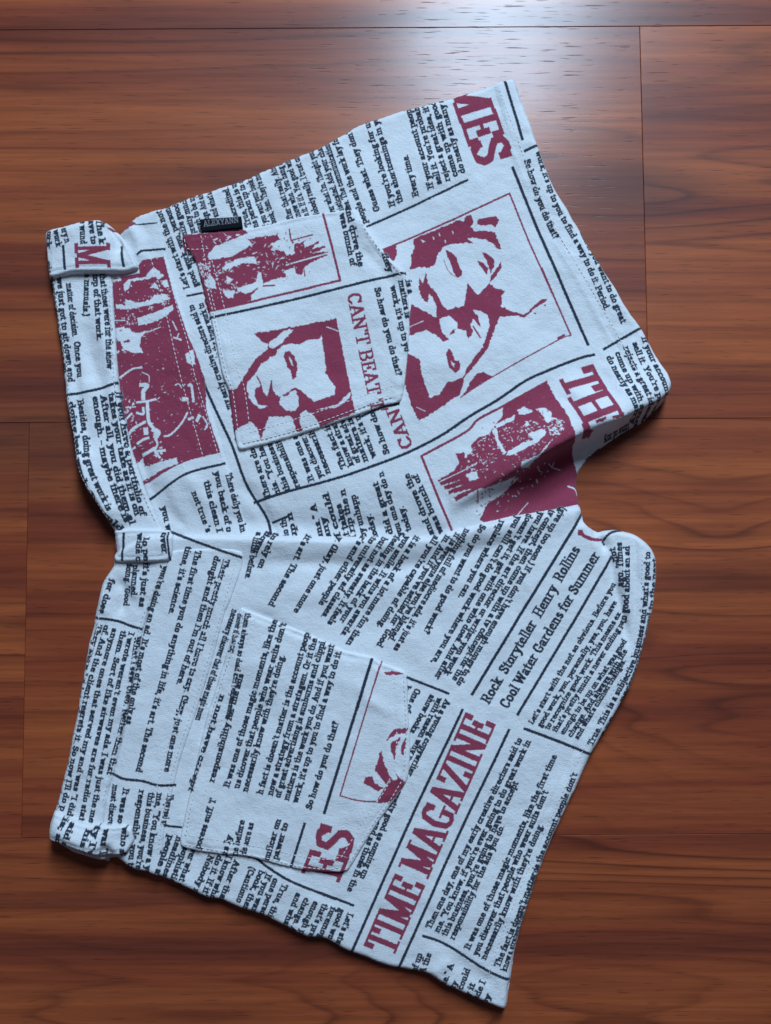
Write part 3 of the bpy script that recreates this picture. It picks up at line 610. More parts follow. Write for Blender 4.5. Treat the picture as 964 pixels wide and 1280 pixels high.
for s, a, b in (("you still can't do good work where you are,", (648, 645), (541, 829)), ("doesn't get it, get with one who does. And after", (662, 642), (545, 848)), ('you have. If the art director or writer you work', (677, 640), (557, 843)), ('tv concept, then come up with a tv concept for the', (690, 637), (567, 850)), ("(give up too soon.) If you don't have enough money to do", (704, 634), (572, 856))):
    text([a, b], s)
d8.rule(3.8, (35, 920), (300, 485), (552, 75)); px.rule(3.6, (646, 893), (710, 788), (764, 696))
text([(607, 878), (664, 783), (721, 685)], 'Rock  Storyteller  Henry  Rollins', cap=13.5, nib=(0.78, 0.46))
text([(630, 884), (688, 788), (746, 692)], 'Cool Water Gardens for Summer', cap=13.5, nib=(0.78, 0.46))
g6.f(RED, (330, 118), (360, 118), (372, 150), (430, 172), (495, 178), (512, 205), (460, 198), (395, 185), (345, 158), (328, 155)); g6.rule(3.0, (505, 190), (530, 155), (575, 132), (632, 122)); g6.rule(2.4, (500, 195), (512, 222))
for s, a, b in (("Let's start with the not so obvious. Before you", (663, 904), (768, 729)), ('good work, you, personally, yes, you, have', (673.5, 908), (769, 752)), ('to recognize good work. This means ex', (683, 911), (774, 766)), ("that's pretty much a never ending pr", (692.5, 914), (779, 776)), ('enough to be up on what was good', (702, 917), (781, 800)), ('change. And always with the', (711.5, 920.5), (781, 812)), ("and what's cliched changes.", (720, 923), (779, 824)), ):
    text([a, b], s, cap=7.3)
text([(737, 931), (752.6, 901), (769, 868.5), (793, 820), (804, 760), (809, 690)], "True. This is a subjective business and what's good to")
text([(776, 876), (793, 840), (808, 792), (816, 740), (819, 698)], 'necessarily be good to the next')
text([(753, 920), (765, 896)], 'a ne')
for s, *pts in (('not', (582, 335), (563, 240)), ('ago. Times', (616, 500), (608, 205)), ('to good about an ad', (640, 745), (655, 500), (660, 228))):
    g6.t(s, *pts)
e3.rule(3.8, (276, 333), (440, 395), (606, 463))
TXT = (('Then one day, one of my early creative directors said to', e2, (503, 518), e1, (803, 200)), ('me. "You know, if you\'re ever going to do great work in', e2, (541, 534), e1, (838, 208)), ("this business, you're going to have to accept", e2, (577, 550), e1, (788, 375)), ('responsibility for the ads you do."', e2, (612, 566), e1, (738, 538)),
       ('It was one of those magic moments, like the first time', e2, (682, 612), e1, (943, 268)), ("you discover that people who wear suits don't", e2, (720, 640), e1, (908, 412)), ("necessarily know with they're doing.", e2, (757, 657), e1, (888, 545)), ("The fact is doesn't matter is the account people don't", e2, (820, 690), e3, (514, 540)), ('know a strategy from a stratagem. Or', e2, (852, 710), e1, (880, 712)))
for s, A_, a, B_, b in TXT: text(A_(a) + B_(b), s)
e2.rule(3.6, (476, 552), (540, 572), (610, 605), (740, 690), (820, 730), (890, 757))
for s, a, b in (('of up', (438, 722), (466, 635)), ('A the', (476, 726), (508, 632)), ('me." A', (565, 795), (612, 680)), ('any', (598, 815), (632, 762)), ('I could', (640, 822), (688, 705)), ('y it', (684, 836), (710, 770)), ('ade I', (720, 846), (758, 760)), ('by', (760, 866), (784, 820))):
    e2.t(s, a, b)
text(g5((545, 662)) + e1((708, 146)), 'TIME MAGAZINE', cap=43, val=RED, nib=(0.80, 0.25), mid=0.0)
px.rule(3.6, (436, 1198), (515, 1020), (578, 886)); px.rule(3.6, (496, 1216), (570, 1050), (636, 911))
g7.rule(3.4, (495, 120), (735, 212))
for s, a, b in (('One of', (556, 185), (495, 315)), ('show books.', (642, 220), (518, 445)), ('with reason why p', (684, 236), (505, 590)), ('As a young copywriter', (726, 248), (505, 680)), ('we pretty good as coming up', (478, 700), (238, 1270)), ('and as those in the', (330, 940), (165, 1345)), ('b', (500, 165), (488, 200))):
    g7.t(s, a, b)
# waistband, lower half
d4.rule(3.4, (345, 468), (400, 492), (480, 500), (550, 520), (632, 522)); d4.rule(3.0, (580, 708), (660, 718)); d3.rule(3.4, (250, 488), (310, 495), (370, 506), (430, 528), (478, 542))
for s, *pts in (('for does', (337, 310), (292, 470)), ('soing. "Good', (418, 240), (398, 435)), ('planned.', (448, 245), (438, 395)), ("it's just as", (498, 235), (474, 440)), ("you're doing an ad. It's most of the only as", (585, 250), (525, 440), (475, 660), (415, 980)), ("time, it's science.", (692, 160), (610, 475)), ("dought and then I'm out of here.", (825, 205), (740, 510), (646, 800))):
    d3.t(s, *pts)
text([(249, 688), (238, 732), (217, 807), (193, 890), (174, 964)], "The first time you do anything in life, it's art. The second")
text([(284, 699), (262, 770), (238, 850), (222, 905), (209, 964)], "Their pretty much all I have to say. Okay, just one more")
for s, *pts in (('They were." A lot of people tell this just at', (126, 780), (104, 856), (94.5, 894), (79.7, 967), (71, 1005)), ("of. And the client regrets it. So now I'll do p", (135, 781), (114, 856), (102, 910), (86, 985), (80, 1012)), ('anymore ones that served my and was "I did', (145, 785), (126, 856), (112, 918), (97, 985), (89, 1018)),
                ('them. Sort of like airwaves are for radio stat', (155.7, 788), (138, 862), (124, 925), (111, 988), (104, 1024)), ("I wrote weren't even my ads. I was just the me", (165.5, 790), (149, 862), (135, 930), (123, 991), (116, 1026)), ('What I saw then. Better than that', (173, 795), (166, 845), (157, 894), (145, 940), (138, 967))):
    text(pts, s, cap=7.4)
for s, *pts in (('most discov', (412, 95), (382, 335)), ('It was so', (476, 115), (440, 325)), ('responsible, you tr', (572, 125), (540, 330), (500, 605)), ("this business, you're", (628, 140), (592, 360), (550, 600)), ('me, "You know a ye', (678, 145), (640, 380), (600, 635)), ('They real at', (738, 155), (700, 340)), ('people at', (742, 400), (655, 655)), ('headlines,', (792, 410), (700, 665)), ('sophistic', (832, 470), (745, 690)), ('ver what a', (878, 485), (790, 715))):
    g3.t(s, *pts)
for s, a, b in (('Nobody r', (212, 425), (115, 650)), ("do it. If it's", (266, 425), (160, 690)), ('I know who', (322, 425), (215, 690)), ('After that', (368, 455), (268, 710)), ('(Caution:', (460, 495), (376, 710)), ('book, then', (518, 515), (410, 760)), ('If you want', (560, 535), (455, 790)), ('one person', (604, 562), (505, 812)), ('True, this', (658, 595), (555, 815)), ('and what', (740, 650), (652, 865)), ('change. A', (790, 682), (695, 890)), ('enough p', (845, 702), (750, 905)), ("that's pre", (898, 718), (808, 920)), ('foremog', (948, 738), (865, 932)), ('good wo', (1000, 750), (925, 935))):
    g4.t(s, a, b)
g5.t("Let's start", (278, 390), (186, 620)); g4.rule(3.4, (438, 434), (480, 440), (560, 500), (720, 592), (960, 692)); g5.rule(3.4, (90, 265), (300, 345))
# strip between yoke and pocket
d5.t('necessary discover that of those magic mom', (275, 452), (190, 700), (100, 965))
# ---- lower pocket
fill(POCKET_B, 0)
for s, *pts in (('them always so dead and responsible', (336, 468), (292, 700), (246, 950)), ('discover of those mag', (300, 470), (262, 650))):
    d5.t(s, *pts, cap=7.4)
for s, a, b in (('n not have accept', (848, 105), (698, 550)),):
    d4.t(s, a, b, cap=7.4)
PB = (('It was one of those magic moments, like the', (208, 460), (463, 500)), ("us dicover that people who wear suits don't", (248, 464), (504, 515)), ("necessarily know with they're doing.", (282, 476), (498, 660)), ("h fact is doesn't matter is the account peop", (342, 486), (612, 560)), ('now a strategy from a stratagem. Or it the', (382, 490), (648, 585)), ('of great advertising is sunburns and clippi', (412, 500), (684, 600)), ('matters is the work you do. And if you want', (447, 510), (726, 615)), ("work, it's up to you to find a way to do it.", (482, 520), (760, 640)))
for s, a, b in PB: text(d6(a) + d5(b), s)
for s, a, b in (('So how do you do that?', (537, 545), (648, 195)), ('responsibility for the ads', (148, 438), (268, 5)), ('pocess suff. T', (92, 705), (157, 505)), ('us ly', (198, 735), (222, 650)), ('ne before', (240, 735), (272, 590)), ('de sore as', (275, 728), (308, 600)), ('suficar on', (368, 752), (417, 585)), ('pawer to', (402, 748), (446, 600))):
    d6.t(s, a, b)
d6.rule(3.8, (597, 562), (690, 262), (775, -15)); d7.rule(3.8, (170, 990), (242, 752)); d6.rule(3.4, (464, 778), (520, 600)); d6.rule(1.9, (810, 515), (740, 512), (660, 490), val=RED); d6.rule(1.9, (660, 492), (735, 245), (818, -25), val=RED); d7.rule(1.7, (222, 960), (287, 765), val=RED)
d6.L('S', (700, 748), (728, 636), (-150, -48), nib=(0.62, 0.36)); d6.L('E', (660, 842), (700, 740), (-158, -42), nib=(0.62, 0.34))
for q in (((430, 410), (500, 403), (498, 435), (430, 440), (378, 482), (400, 440)), ((405, 490), (462, 455), (432, 530), (427, 587), (405, 540)), ((465, 500), (492, 458), (478, 560), (462, 550)), ((315, 640), (350, 530), (372, 620), (412, 700), (440, 697), (430, 660), (480, 710), (490, 720), (450, 770), (400, 832), (328, 832), (352, 770), (382, 730), (350, 690)), ((253, 722), (260, 685), (300, 680), (312, 720), (368, 745), (330, 767), (290, 740)), ((365, 88), (420, 85), (488, 96), (440, 107), (380, 105))):
    g7.f(RED, *q)
g7.rule(1.0, (400, 690), (375, 740), val=0)
# loops
fill(LOOP_MID, 0)
d3.f(RED, (348, 130), (360, 128), (364, 190), (350, 185)); d3.rule(3.2, (398, 100), (393, 225)); d3.rule(2.6, (600, 95), (612, 225))
d3.t('wide c', (470, 100), (468, 230)); d3.t('lo pe', (500, 120), (504, 228)); d3.t('over', (578, 95), (590, 195))
fill(LOOP_LOW, 0)
for s, a, b in (('is; so', (132, 280), (86, 430)), ('aid a', (178, 305), (126, 450)), ('his r', (272, 345), (232, 495)), ("ty I'v", (322, 325), (288, 498)), ('was "I', (376, 345), (350, 500)), ('who st', (482, 335), (464, 515))):
    g3.t(s, a, b)
# woven label
text(f7((140, 100), (340, 74)), 'ALEXYANN', cap=7.6, val=PALE, nib=(0.42, 0.36), mid=3.5)

def ink_image():
    b = (canvas == BLACK).astype(np.float32); r = (canvas == RED).astype(np.float32); p = (canvas == PALE).astype(np.float32)
    def down(a): return a.reshape(CH // 2, 2, CW // 2, 2).mean((1, 3))
    img = bpy.data.images.new('print_ink', CW // 2, CH // 2, alpha=False, float_buffer=False)
    img.colorspace_settings.name = 'Non-Color'
    out = np.ones((CH // 2, CW // 2, 4), dtype=np.float32)
    for k, a in enumerate((b, r, p)): out[:, :, k] = down(a)[::-1]
    img.pixels.foreach_set(out.ravel())
    img.update(); img.pack()
    return img
INK = ink_image()

# ---------------------------------------------------------------- cloth
def printed_cotton():
    w = N('printed_cotton')
    uvn = w.add('ShaderNodeUVMap'); uvn.uv_map = 'UVMap'
    geo = w.add('ShaderNodeTexCoord').outputs['Object']
    _, c = w.noise(geo, 1500.0, 2.0, 0.6)
    wob = w.vec('SCALE', w.vec('SUBTRACT', c, (0.5, 0.5, 0.5)), 0.0022)
    uv = w.vec('ADD', uvn.outputs['UV'], wob)
    tex = w.add('ShaderNodeTexImage'); tex.image = INK; tex.interpolation = 'Cubic'; tex.extension = 'CLIP'
    w.put(tex.inputs['Vector'], uv)
    sep = w.add('ShaderNodeSeparateColor'); w.put(sep.inputs[0], tex.outputs['Color'])
    weave, _ = w.noise(geo, 1900.0, 2.0, 0.6)
    worn, _ = w.noise(geo, 420.0, 3.0, 0.65)
    soil, _ = w.noise(geo, 14.0, 3.0, 0.6)
    white = w.mix(soil, (0.70, 0.73, 0.76, 1), (0.78, 0.79, 0.80, 1))
    white = w.mix(w.ramp(weave, [(0.3, 0.0), (0.7, 0.30)]), white, (0.50, 0.54, 0.60, 1))
    wr = w.ramp(worn, [(0.20, 0.80), (0.34, 0.985)])
    redc = w.mix(w.ramp(weave, [(0.35, 0.0), (0.72, 0.30)]), (0.250, 0.026, 0.062, 1), (0.38, 0.075, 0.135, 1))
    blk = w.mix(w.ramp(weave, [(0.40, 0.0), (0.8, 0.35)]), (0.010, 0.017, 0.034, 1), (0.045, 0.060, 0.095, 1))
    out = w.mix(w.math('MULTIPLY', sep.outputs[1], wr), white, redc)
    out = w.mix(w.math('MULTIPLY', sep.outputs[0], wr), out, blk)
    w.put(w.b.inputs['Base Color'], out)
    w.b.inputs['Roughness'].default_value = 0.92
    w.b.inputs['Specular IOR Level'].default_value = 0.15
    w.b.inputs['Sheen Weight'].default_value = 0.15
    n1 = w.bump(weave, 0.8, 0.0004)
    cr, _ = w.noise(geo, 130.0, 3.0, 0.6)
    w.put(w.b.inputs['Normal'], w.bump(cr, 0.5, 0.0016, n1))
    return w.m
CLOTH = printed_cotton()

def plain(name, c, rough=0.9, noise=0.3):
    w = N(name)
    geo = w.add('ShaderNodeTexCoord').outputs['Object']
    f, _ = w.noise(geo, 1400.0, 2.0)
    w.put(w.b.inputs['Base Color'], w.mix(w.math('MULTIPLY', f, noise * 2), (*c, 1), (c[0] * 0.55, c[1] * 0.55, c[2] * 0.55, 1)))
    w.b.inputs['Roughness'].default_value = rough
    w.put(w.b.inputs['Normal'], w.bump(f, 0.4, 0.0002))
    return w.m
THREAD = plain('pale_sewing_thread', (0.74, 0.72, 0.74), 0.7, 0.15)

def label_material():
    w = N('woven_label')
    uvn = w.add('ShaderNodeUVMap'); uvn.uv_map = 'UVMap'
    tex = w.add('ShaderNodeTexImage'); tex.image = INK; tex.interpolation = 'Cubic'; tex.extension = 'CLIP'
    w.put(tex.inputs['Vector'], uvn.outputs['UV'])
    sep = w.add('ShaderNodeSeparateColor'); w.put(sep.inputs[0], tex.outputs['Color'])
    geo = w.add('ShaderNodeTexCoord').outputs['Object']
    f, _ = w.noise(geo, 1800.0, 2.0)
    w.put(w.b.inputs['Base Color'], w.mix(w.math('MULTIPLY', sep.outputs[2], w.ramp(f, [(0.3, 0.55), (0.6, 1.0)])), (0.006, 0.007, 0.011, 1), (0.24, 0.25, 0.28, 1)))
    w.b.inputs['Roughness'].default_value = 0.85
    w.b.inputs['Specular IOR Level'].default_value = 0.1
    w.put(w.b.inputs['Normal'], w.bump(f, 0.5, 0.0002))
    return w.m

# lattice noise for folds
def lattice(u, v, size, seed):
    g = np.random.RandomState(seed).uniform(-1, 1, (64, 64))
    a, b = np.asarray(u) / size, np.asarray(v) / size
    i, j = np.floor(a).astype(int), np.floor(b).astype(int)
    fa, fb = a - i, b - j
    fa = fa * fa * (3 - 2 * fa); fb = fb * fb * (3 - 2 * fb)
    def at(x, y): return g[x % 64, y % 64]
    return (at(i, j) * (1 - fa) + at(i + 1, j) * fa) * (1 - fb) + (at(i, j + 1) * (1 - fa) + at(i + 1, j + 1) * fa) * fb

def dist_path(u, v, pts):
    """distance to an open path, and how far along it (0..1)"""
    P = smooth_path(pts, 5)
    best = np.full(np.shape(u), 1e9); along = np.zeros(np.shape(u))
    n = len(P) - 1
    for k in range(n):
        a, b = P[k], P[k + 1]
        d = b - a; L2 = d @ d
        t = np.clip(((u - a[0]) * d[0] + (v - a[1]) * d[1]) / L2, 0, 1)
        q = np.hypot(u - a[0] - t * d[0], v - a[1] - t * d[1])
        m = q < best
        best = np.where(m, q, best); along = np.where(m, (k + t) / n, along)
    return best, along

def closed(pts, n=5):
    """rounded closed outline through the points"""
    P = [np.array(p, float) for p in pts]
    m = len(P); out = []
    for i in range(m):
        a, b, c, d = P[i - 1], P[i], P[(i + 1) % m], P[(i + 2) % m]
        for k in range(n):
            t = k / n
            # softened tension keeps corners tight
            m1, m2 = (c - a) * 0.32, (d - b) * 0.32
            t2, t3 = t * t, t * t * t
            out.append((2 * t3 - 3 * t2 + 1) * b + (t3 - 2 * t2 + t) * m1 + (-2 * t3 + 3 * t2) * c + (t3 - t2) * m2)
    return np.array(out)

def sdf(u, v, poly):
    """signed distance (inside positive) and nearest outline point"""
    u = np.asarray(u, float).ravel(); v = np.asarray(v, float).ravel()
    best = np.full(u.shape, 1e18); nx = np.zeros(u.shape); ny = np.zeros(u.shape); ins = np.zeros(u.shape, bool)
    for (ax, ay), (bx, by) in zip(poly, np.roll(poly, -1, 0)):
        dx, dy = bx - ax, by - ay
        L2 = dx * dx + dy * dy
        if L2 < 1e-12: continue
        t = np.clip(((u - ax) * dx + (v - ay) * dy) / L2, 0, 1)
        qx, qy = ax + t * dx, ay + t * dy
        q = (u - qx) ** 2 + (v - qy) ** 2
        m = q < best
        best[m] = q[m]; nx[m] = qx[m]; ny[m] = qy[m]
        if ay != by:
            ins ^= ((ay > v) != (by > v)) & (u < dx * (v - ay) / (dy) + ax)
    d = np.sqrt(best)
    return np.where(ins, d, -d), nx, ny

def pucker(P):
    """sewn edges are never quite even"""
    t = np.roll(P, -1, 0) - np.roll(P, 1, 0); t /= np.maximum(np.hypot(t[:, 0], t[:, 1]), 1e-6)[:, None]
    k = 0.9 * lattice(P[:, 0], P[:, 1], 13, 51) + 0.7 * lattice(P[:, 0], P[:, 1], 30, 52)
    return P + np.stack([-t[:, 1], t[:, 0]], 1) * k[:, None]
PA, PB_ = pucker(closed(OUT_A)), pucker(closed(OUT_B))
def roundedge(s, r):
    x = np.clip(s / r, 0, 1)
    return np.sqrt(np.clip(1 - (1 - x) ** 2, 0, 1))

MM = 0.001
FOLDS_A = [  # path, half width on the plan, height in mm
    ([(700, 470), (740, 520), (775, 545)], 16, 1.6), ([(92, 560), (115, 612), (150, 665)], 26, 5.0), ([(104, 400), (112, 440), (124, 482)], 9, -1.1),
    ([(122, 395), (136, 450), (150, 540)], 8, 0.9), ([(84, 420), (100, 500), (125, 590)], 8, -0.9), ([(170, 560), (190, 610), (210, 655)], 9, -1.4), ([(137, 284), (147, 300), (150, 320)], 6, -3.4), ([(160, 280), (172, 300), (178, 330)], 8, 1.6),
    ([(435, 268), (468, 305), (506, 352)], 6, 0.8), ([(430, 300), (470, 330), (500, 370)], 9, -0.6), ([(690, 297), (730, 365), (767, 432)], 3.5, 0.6), ([(627, 120), (640, 185), (668, 250)], 3.5, 0.5),
    ([(300, 600), (330, 640), (345, 672)], 8, -1.0), ([(230, 590), (255, 625), (270, 660)], 10, 0.9), ([(200, 600), (215, 640), (230, 660)], 7, -0.9), ([(250, 640), (330, 655), (420, 655), (520, 660)], 12, -1.0),
    ([(520, 600), (545, 640), (560, 660)], 12, 0.9), ([(495, 470), (560, 450), (640, 420)], 22, 0.5), ([(300, 215), (330, 260), (350, 285)], 9, -0.5), ([(520, 180), (545, 240)], 10, 0.5), ([(760, 450), (775, 500)], 10, 1.4), ([(700, 500), (745, 515)], 6, -0.8)]
FOLDS_B = [
    ([(205, 672), (350, 676), (500, 680), (600, 664), (700, 644)], 16, 1.8), ([(290, 706), (400, 704), (500, 710), (585, 690), (660, 672)], 9, -0.9), ([(350, 740), (450, 745), (560, 720)], 16, 0.8),
    ([(300, 760), (340, 775), (390, 800)], 5, -0.5), ([(150, 722), (156, 745), (150, 770)], 6, -1.4), ([(168, 720), (172, 750)], 6, 0.9), ([(130, 740), (134, 770)], 6, 0.7),
    ([(763, 692), (766, 722), (778, 770), (783, 802)], 4, -1.3), ([(776, 690), (782, 730), (786, 780)], 6, 1.2), ([(800, 690), (806, 740), (796, 800)], 7, 0.7), ([(738, 662), (752, 676), (758, 690)], 5, -2.2), ([(728, 640), (722, 657)], 4, -2.0),
    ([(713, 940), (680, 1010), (640, 1100), (612, 1170), (590, 1245)], 3.5, 0.5), ([(783, 805), (750, 865), (713, 940)], 4, 0.6), ([(66, 1030), (100, 1045), (140, 1062)], 16, 3.0), ([(132, 1052), (148, 1076)], 7, -2.6),
    ([(150, 900), (132, 1000)], 7, -0.6), ([(110, 850), (95, 940)], 9, 0.7), ([(250, 1062), (230, 1090)], 9, -0.6), ([(330, 1090), (380, 1120), (430, 1150)], 14, 0.7), ([(440, 850), (470, 880), (500, 890)], 8, 0.5), ([(480, 900), (470, 960), (450, 1010)], 7, -0.5),
    ([(490, 1000), (500, 960)], 5, 0.5), ([(560, 1190), (590, 1215), (620, 1225)], 10, -0.8), ([(540, 1215), (565, 1200)], 8, 0.8), ([(560, 1060), (540, 1110)], 10, -0.5), ([(640, 780), (600, 850)], 20, 0.5), ([(690, 980), (640, 1080)], 14, 0.5)]
def folds(u, v, lst):
    z = np.zeros(np.shape(u))
    for pts, wd, amp in lst:
        d, t = dist_path(u, v, pts)
        z += 1.35 * amp * np.exp(-(d / wd) ** 2) * np.clip(np.minimum(t, 1 - t) * 4 + 0.25, 0, 1)
    return z
RIDGE = np.array([(560, 634), (610, 606), (650, 584), (690, 561), (725, 543), (770, 526), (815, 503), (850, 480)], float)
def lip(u, v):
    """the leg opening stands up along a crease and drops steeply behind it"""
    rv = np.interp(u, RIDGE[:, 0], RIDGE[:, 1])
    d = (v - rv) * 0.88
    amp = 17.0 * np.clip((u - 560) / 110, 0, 1) * np.clip((900 - u) / 120, 0, 1)
    up = np.exp(-(np.minimum(d, 0) / 40.0) ** 2); dn = np.exp(-(np.maximum(d, 0) / 8.0) ** 2)
    valley = -7.0 * np.clip((u - 600) / 80, 0, 1) * np.exp(-((d - 38) / 27.0) ** 2)
    return amp * np.where(d < 0, up, dn) + valley
def height(u, v):
    """height of the folded shorts above the floor (metres) and the outline distance"""
    sh = np.shape(u)
    u = np.asarray(u, float).ravel(); v = np.asarray(v, float).ravel()
    sa, _, _ = sdf(u, v, PA); sb, _, _ = sdf(u, v, PB_)
    nz = 1.5 * lattice(u, v, 150, 3) + 0.75 * lattice(u, v, 56, 5) + 0.34 * lattice(u, v, 26, 9) + 0.14 * lattice(u, v, 12, 12)
    ta = 6.6 + nz + folds(u, v, FOLDS_A) + lip(u, v) - 2.6 * np.clip((v - 600) / 60, 0, 1) * np.clip((640 - u) / 60, 0, 1)
    tb = 7.4 + nz + folds(u, v, FOLDS_B)
    za = np.where(sa > 0, np.maximum(ta, 1.2) * roundedge(sa, 7), 0.0)
    zb = np.where(sb > 0, np.maximum(tb, 1.5) * roundedge(sb, 7), 0.0)
    return za.reshape(sh) * MM, zb.reshape(sh) * MM, sa.reshape(sh), sb.reshape(sh)

def sheet_mesh(name, outline, step, zfun, mat, parent, drop):
    """cloth piece: a fine grid cut to the outline, its rim turned down"""
    O = closed(outline) if not isinstance(outline, np.ndarray) else outline
    x0, y0 = O.min(0) - step * 2; x1, y1 = O.max(0) + step * 2
    us = np.arange(x0, x1, step); vs = np.arange(y0, y1, step)
    U, V = np.meshgrid(us, vs)
    s, nx, ny = sdf(U, V, O)
    nu, nv = len(us), len(vs)
    idx = np.arange(nu * nv).reshape(nv, nu)
    a, b, c, d = idx[:-1, :-1].ravel(), idx[:-1, 1:].ravel(), idx[1:, 1:].ravel(), idx[1:, :-1].ravel()
    ins = s > 0.15 * step
    keep = ins[a].astype(int) + ins[b] + ins[c] + ins[d] >= 1
    F = np.stack([a, d, c, b], 1)[keep]
    u, v = U.ravel().copy(), V.ravel().copy()
    out = ~ins
    u[out] = nx[out]; v[out] = ny[out]
    used, inv = np.unique(F, return_inverse=True)
    F = inv.reshape(F.shape)
    u, v, s2 = u[used], v[used], np.maximum(s[used], 0) * ins[used]
    z, zlow = zfun(u, v, s2)
    X, Y = plan(u, v)
    vert = np.stack([X, Y, z], 1)
    E = np.concatenate([F[:, [0, 1]], F[:, [1, 2]], F[:, [2, 3]], F[:, [3, 0]]])
    key = np.sort(E, 1); key = key[:, 0].astype(np.int64) * len(u) + key[:, 1]
    _, first, cnt = np.unique(key, return_index=True, return_counts=True)
    B = E[first[cnt == 1]]
    bv = np.unique(B); low = {int(k): len(u) + i for i, k in enumerate(bv)}
    lv = np.stack([X[bv], Y[bv], np.minimum(zlow[bv], z[bv] - drop)], 1)
    lv[:, 2] = np.maximum(lv[:, 2], 0.0002)
    quads = [tuple(f) for f in F.tolist()] + [(int(q), int(p), low[int(p)], low[int(q)]) for p, q in B.tolist()]
    allu = np.concatenate([u, u[bv]]); allv = np.concatenate([v, v[bv]])
    uv = np.stack([allu / 964.0, 1 - allv / 1280.0], 1)
    return mesh_object(name, np.concatenate([vert, lv]), quads, mat, parent, uv)

cx, cy = plan(420, 660)
shorts = bpy.data.objects.new('shorts', None)
col.objects.link(shorts)
shorts.empty_display_size = 0.05
tag(shorts, 'white cotton shorts printed with black newspaper text and red pictures, lying on the wooden floor', 'shorts')

def z_a(u, v, s):
    za, zb, sa, sb = height(u, v)
    return np.maximum(za, 0.0004), np.full(u.shape, 0.0002)
def z_b(u, v, s):
    za, zb, sa, sb = height(u, v)
    return np.maximum(zb, 0.0004), np.full(u.shape, 0.0002)
def over(t, r, puff=0.0, seam=None, pw=3.0):
    """a layer sewn on top: t metres thick with a rounded rim r wide"""
    def f(u, v, s):
        za, zb, _, _ = height(u, v)
        base = np.maximum(za, zb)
        q = np.clip(s / r, 0, 1)
        rise = t * np.sqrt(np.clip(1 - (1 - q) ** 2, 0, 1))
        pk = 0.00030 * lattice(u, v, 8, 21) * np.exp(-((s - 6) / 7.0) ** 2)
        z = base + 0.0003 + rise + pk + puff * np.exp(-((s - 5.5) / 2.2) ** 2) * -1.0
        return z, base - 0.0007
    return f

def hem_layer(u, v, s):
    """turned-up hem: swells gently out of the leg"""
    za, zb, _, _ = height(u, v)
    base = np.maximum(za, zb)
    q = np.clip(s / 9.0, 0, 1); q = q * q * (3 - 2 * q)
    edge = np.clip(1 - np.minimum(base, 0.004) / 0.004, 0, 1)
    z = base - 0.0002 + 0.0009 * q + 0.0005 * edge + 0.00018 * lattice(u, v, 9, 41) * q
    return z, base - 0.0008
body_a = sheet_mesh('leg_panel', PA, 3.0, z_a, CLOTH, shorts, 0.0002)
body_b = sheet_mesh('leg_panel', PB_, 3.0, z_b, CLOTH, shorts, 0.0002)
body_a['label'] = 'leg panel printed with red pictures of a couple and riders'
body_b['label'] = 'leg panel printed with a red magazine headline between two rules'
band = sheet_mesh('waistband', BAND, 2.4, over(0.0014, 4.0, 0.0003), CLOTH, shorts, 0.0004)
YOKE_A = [(137, 290), (150, 292), (165, 275), (197, 262), (206, 318), (232, 400), (250, 470), (280, 567), (296, 620), (308, 664), (300, 690), (206, 690), (200, 664), (185, 620), (165, 560), (150, 490), (143, 400), (139, 345)]
YOKE_B = [(212, 690), (303, 690), (290, 748), (282, 767), (266, 826), (250, 877), (239, 910), (225, 953), (214, 1000), (207, 1035), (199, 1096), (164, 1084), (149, 1074), (131, 1050), (131, 1026), (136, 991), (143, 967), (158, 905), (169, 845), (179, 791), (187, 764), (201, 729)]
def yoke(t, which):
    def f(u, v, s):
        za, zb, _, _ = height(u, v)
        base = za if which == 'a' else zb
        q = np.clip(s / 3.0, 0, 1)
        return base + 0.0002 + t * np.sqrt(np.clip(1 - (1 - q) ** 2, 0, 1)) - 0.0002 * np.exp(-((s - 5.0) / 2.0) ** 2), base - 0.0006
    return f
yoke_a = sheet_mesh('yoke', YOKE_A, 2.6, yoke(0.0007, 'a'), CLOTH, shorts, 0.0004)
yoke_b = sheet_mesh('yoke', YOKE_B, 2.6, yoke(0.0007, 'b'), CLOTH, shorts, 0.0004)
pocket_a = sheet_mesh('back_pocket', POCKET_A, 2.2, over(0.0017, 2.6, 0.00045), CLOTH, shorts, 0.0004)
pocket_b = sheet_mesh('back_pocket', POCKET_B, 2.2, over(0.0017, 2.6, 0.00045), CLOTH, shorts, 0.0004)
pocket_a['label'] = 'back pocket with a red portrait and a red rider picture'
pocket_b['label'] = 'back pocket covered mostly in black lines of text'
HEM_A = [(614, 104), (644, 96), (656, 127), (668, 161), (676, 183), (692, 226), (715, 266), (738, 307), (753, 331), (784, 379), (805, 411), (819, 438), (833, 468), (838, 484), (833, 500), (819, 514), (798, 530), (792, 490), (767, 432), (728, 365), (690, 299), (655, 225), (630, 160)]
HEM_B = [(790, 667), (815, 682), (823, 698), (824, 720), (820, 752), (812, 790), (801, 828), (789, 862), (766, 903), (745, 938), (721, 990), (696, 1042), (673, 1100), (658, 1145), (646, 1188), (641, 1222), (637, 1246), (632, 1264), (590, 1249), (600, 1210), (612, 1170), (640, 1100), (680, 1010), (713, 940), (750, 865), (780, 805), (789, 770), (792, 700)]
hem_a = sheet_mesh('hem', HEM_A, 2.4, hem_layer, CLOTH, shorts, 0.0004)
hem_b = sheet_mesh('hem', HEM_B, 2.4, hem_layer, CLOTH, shorts, 0.0004)

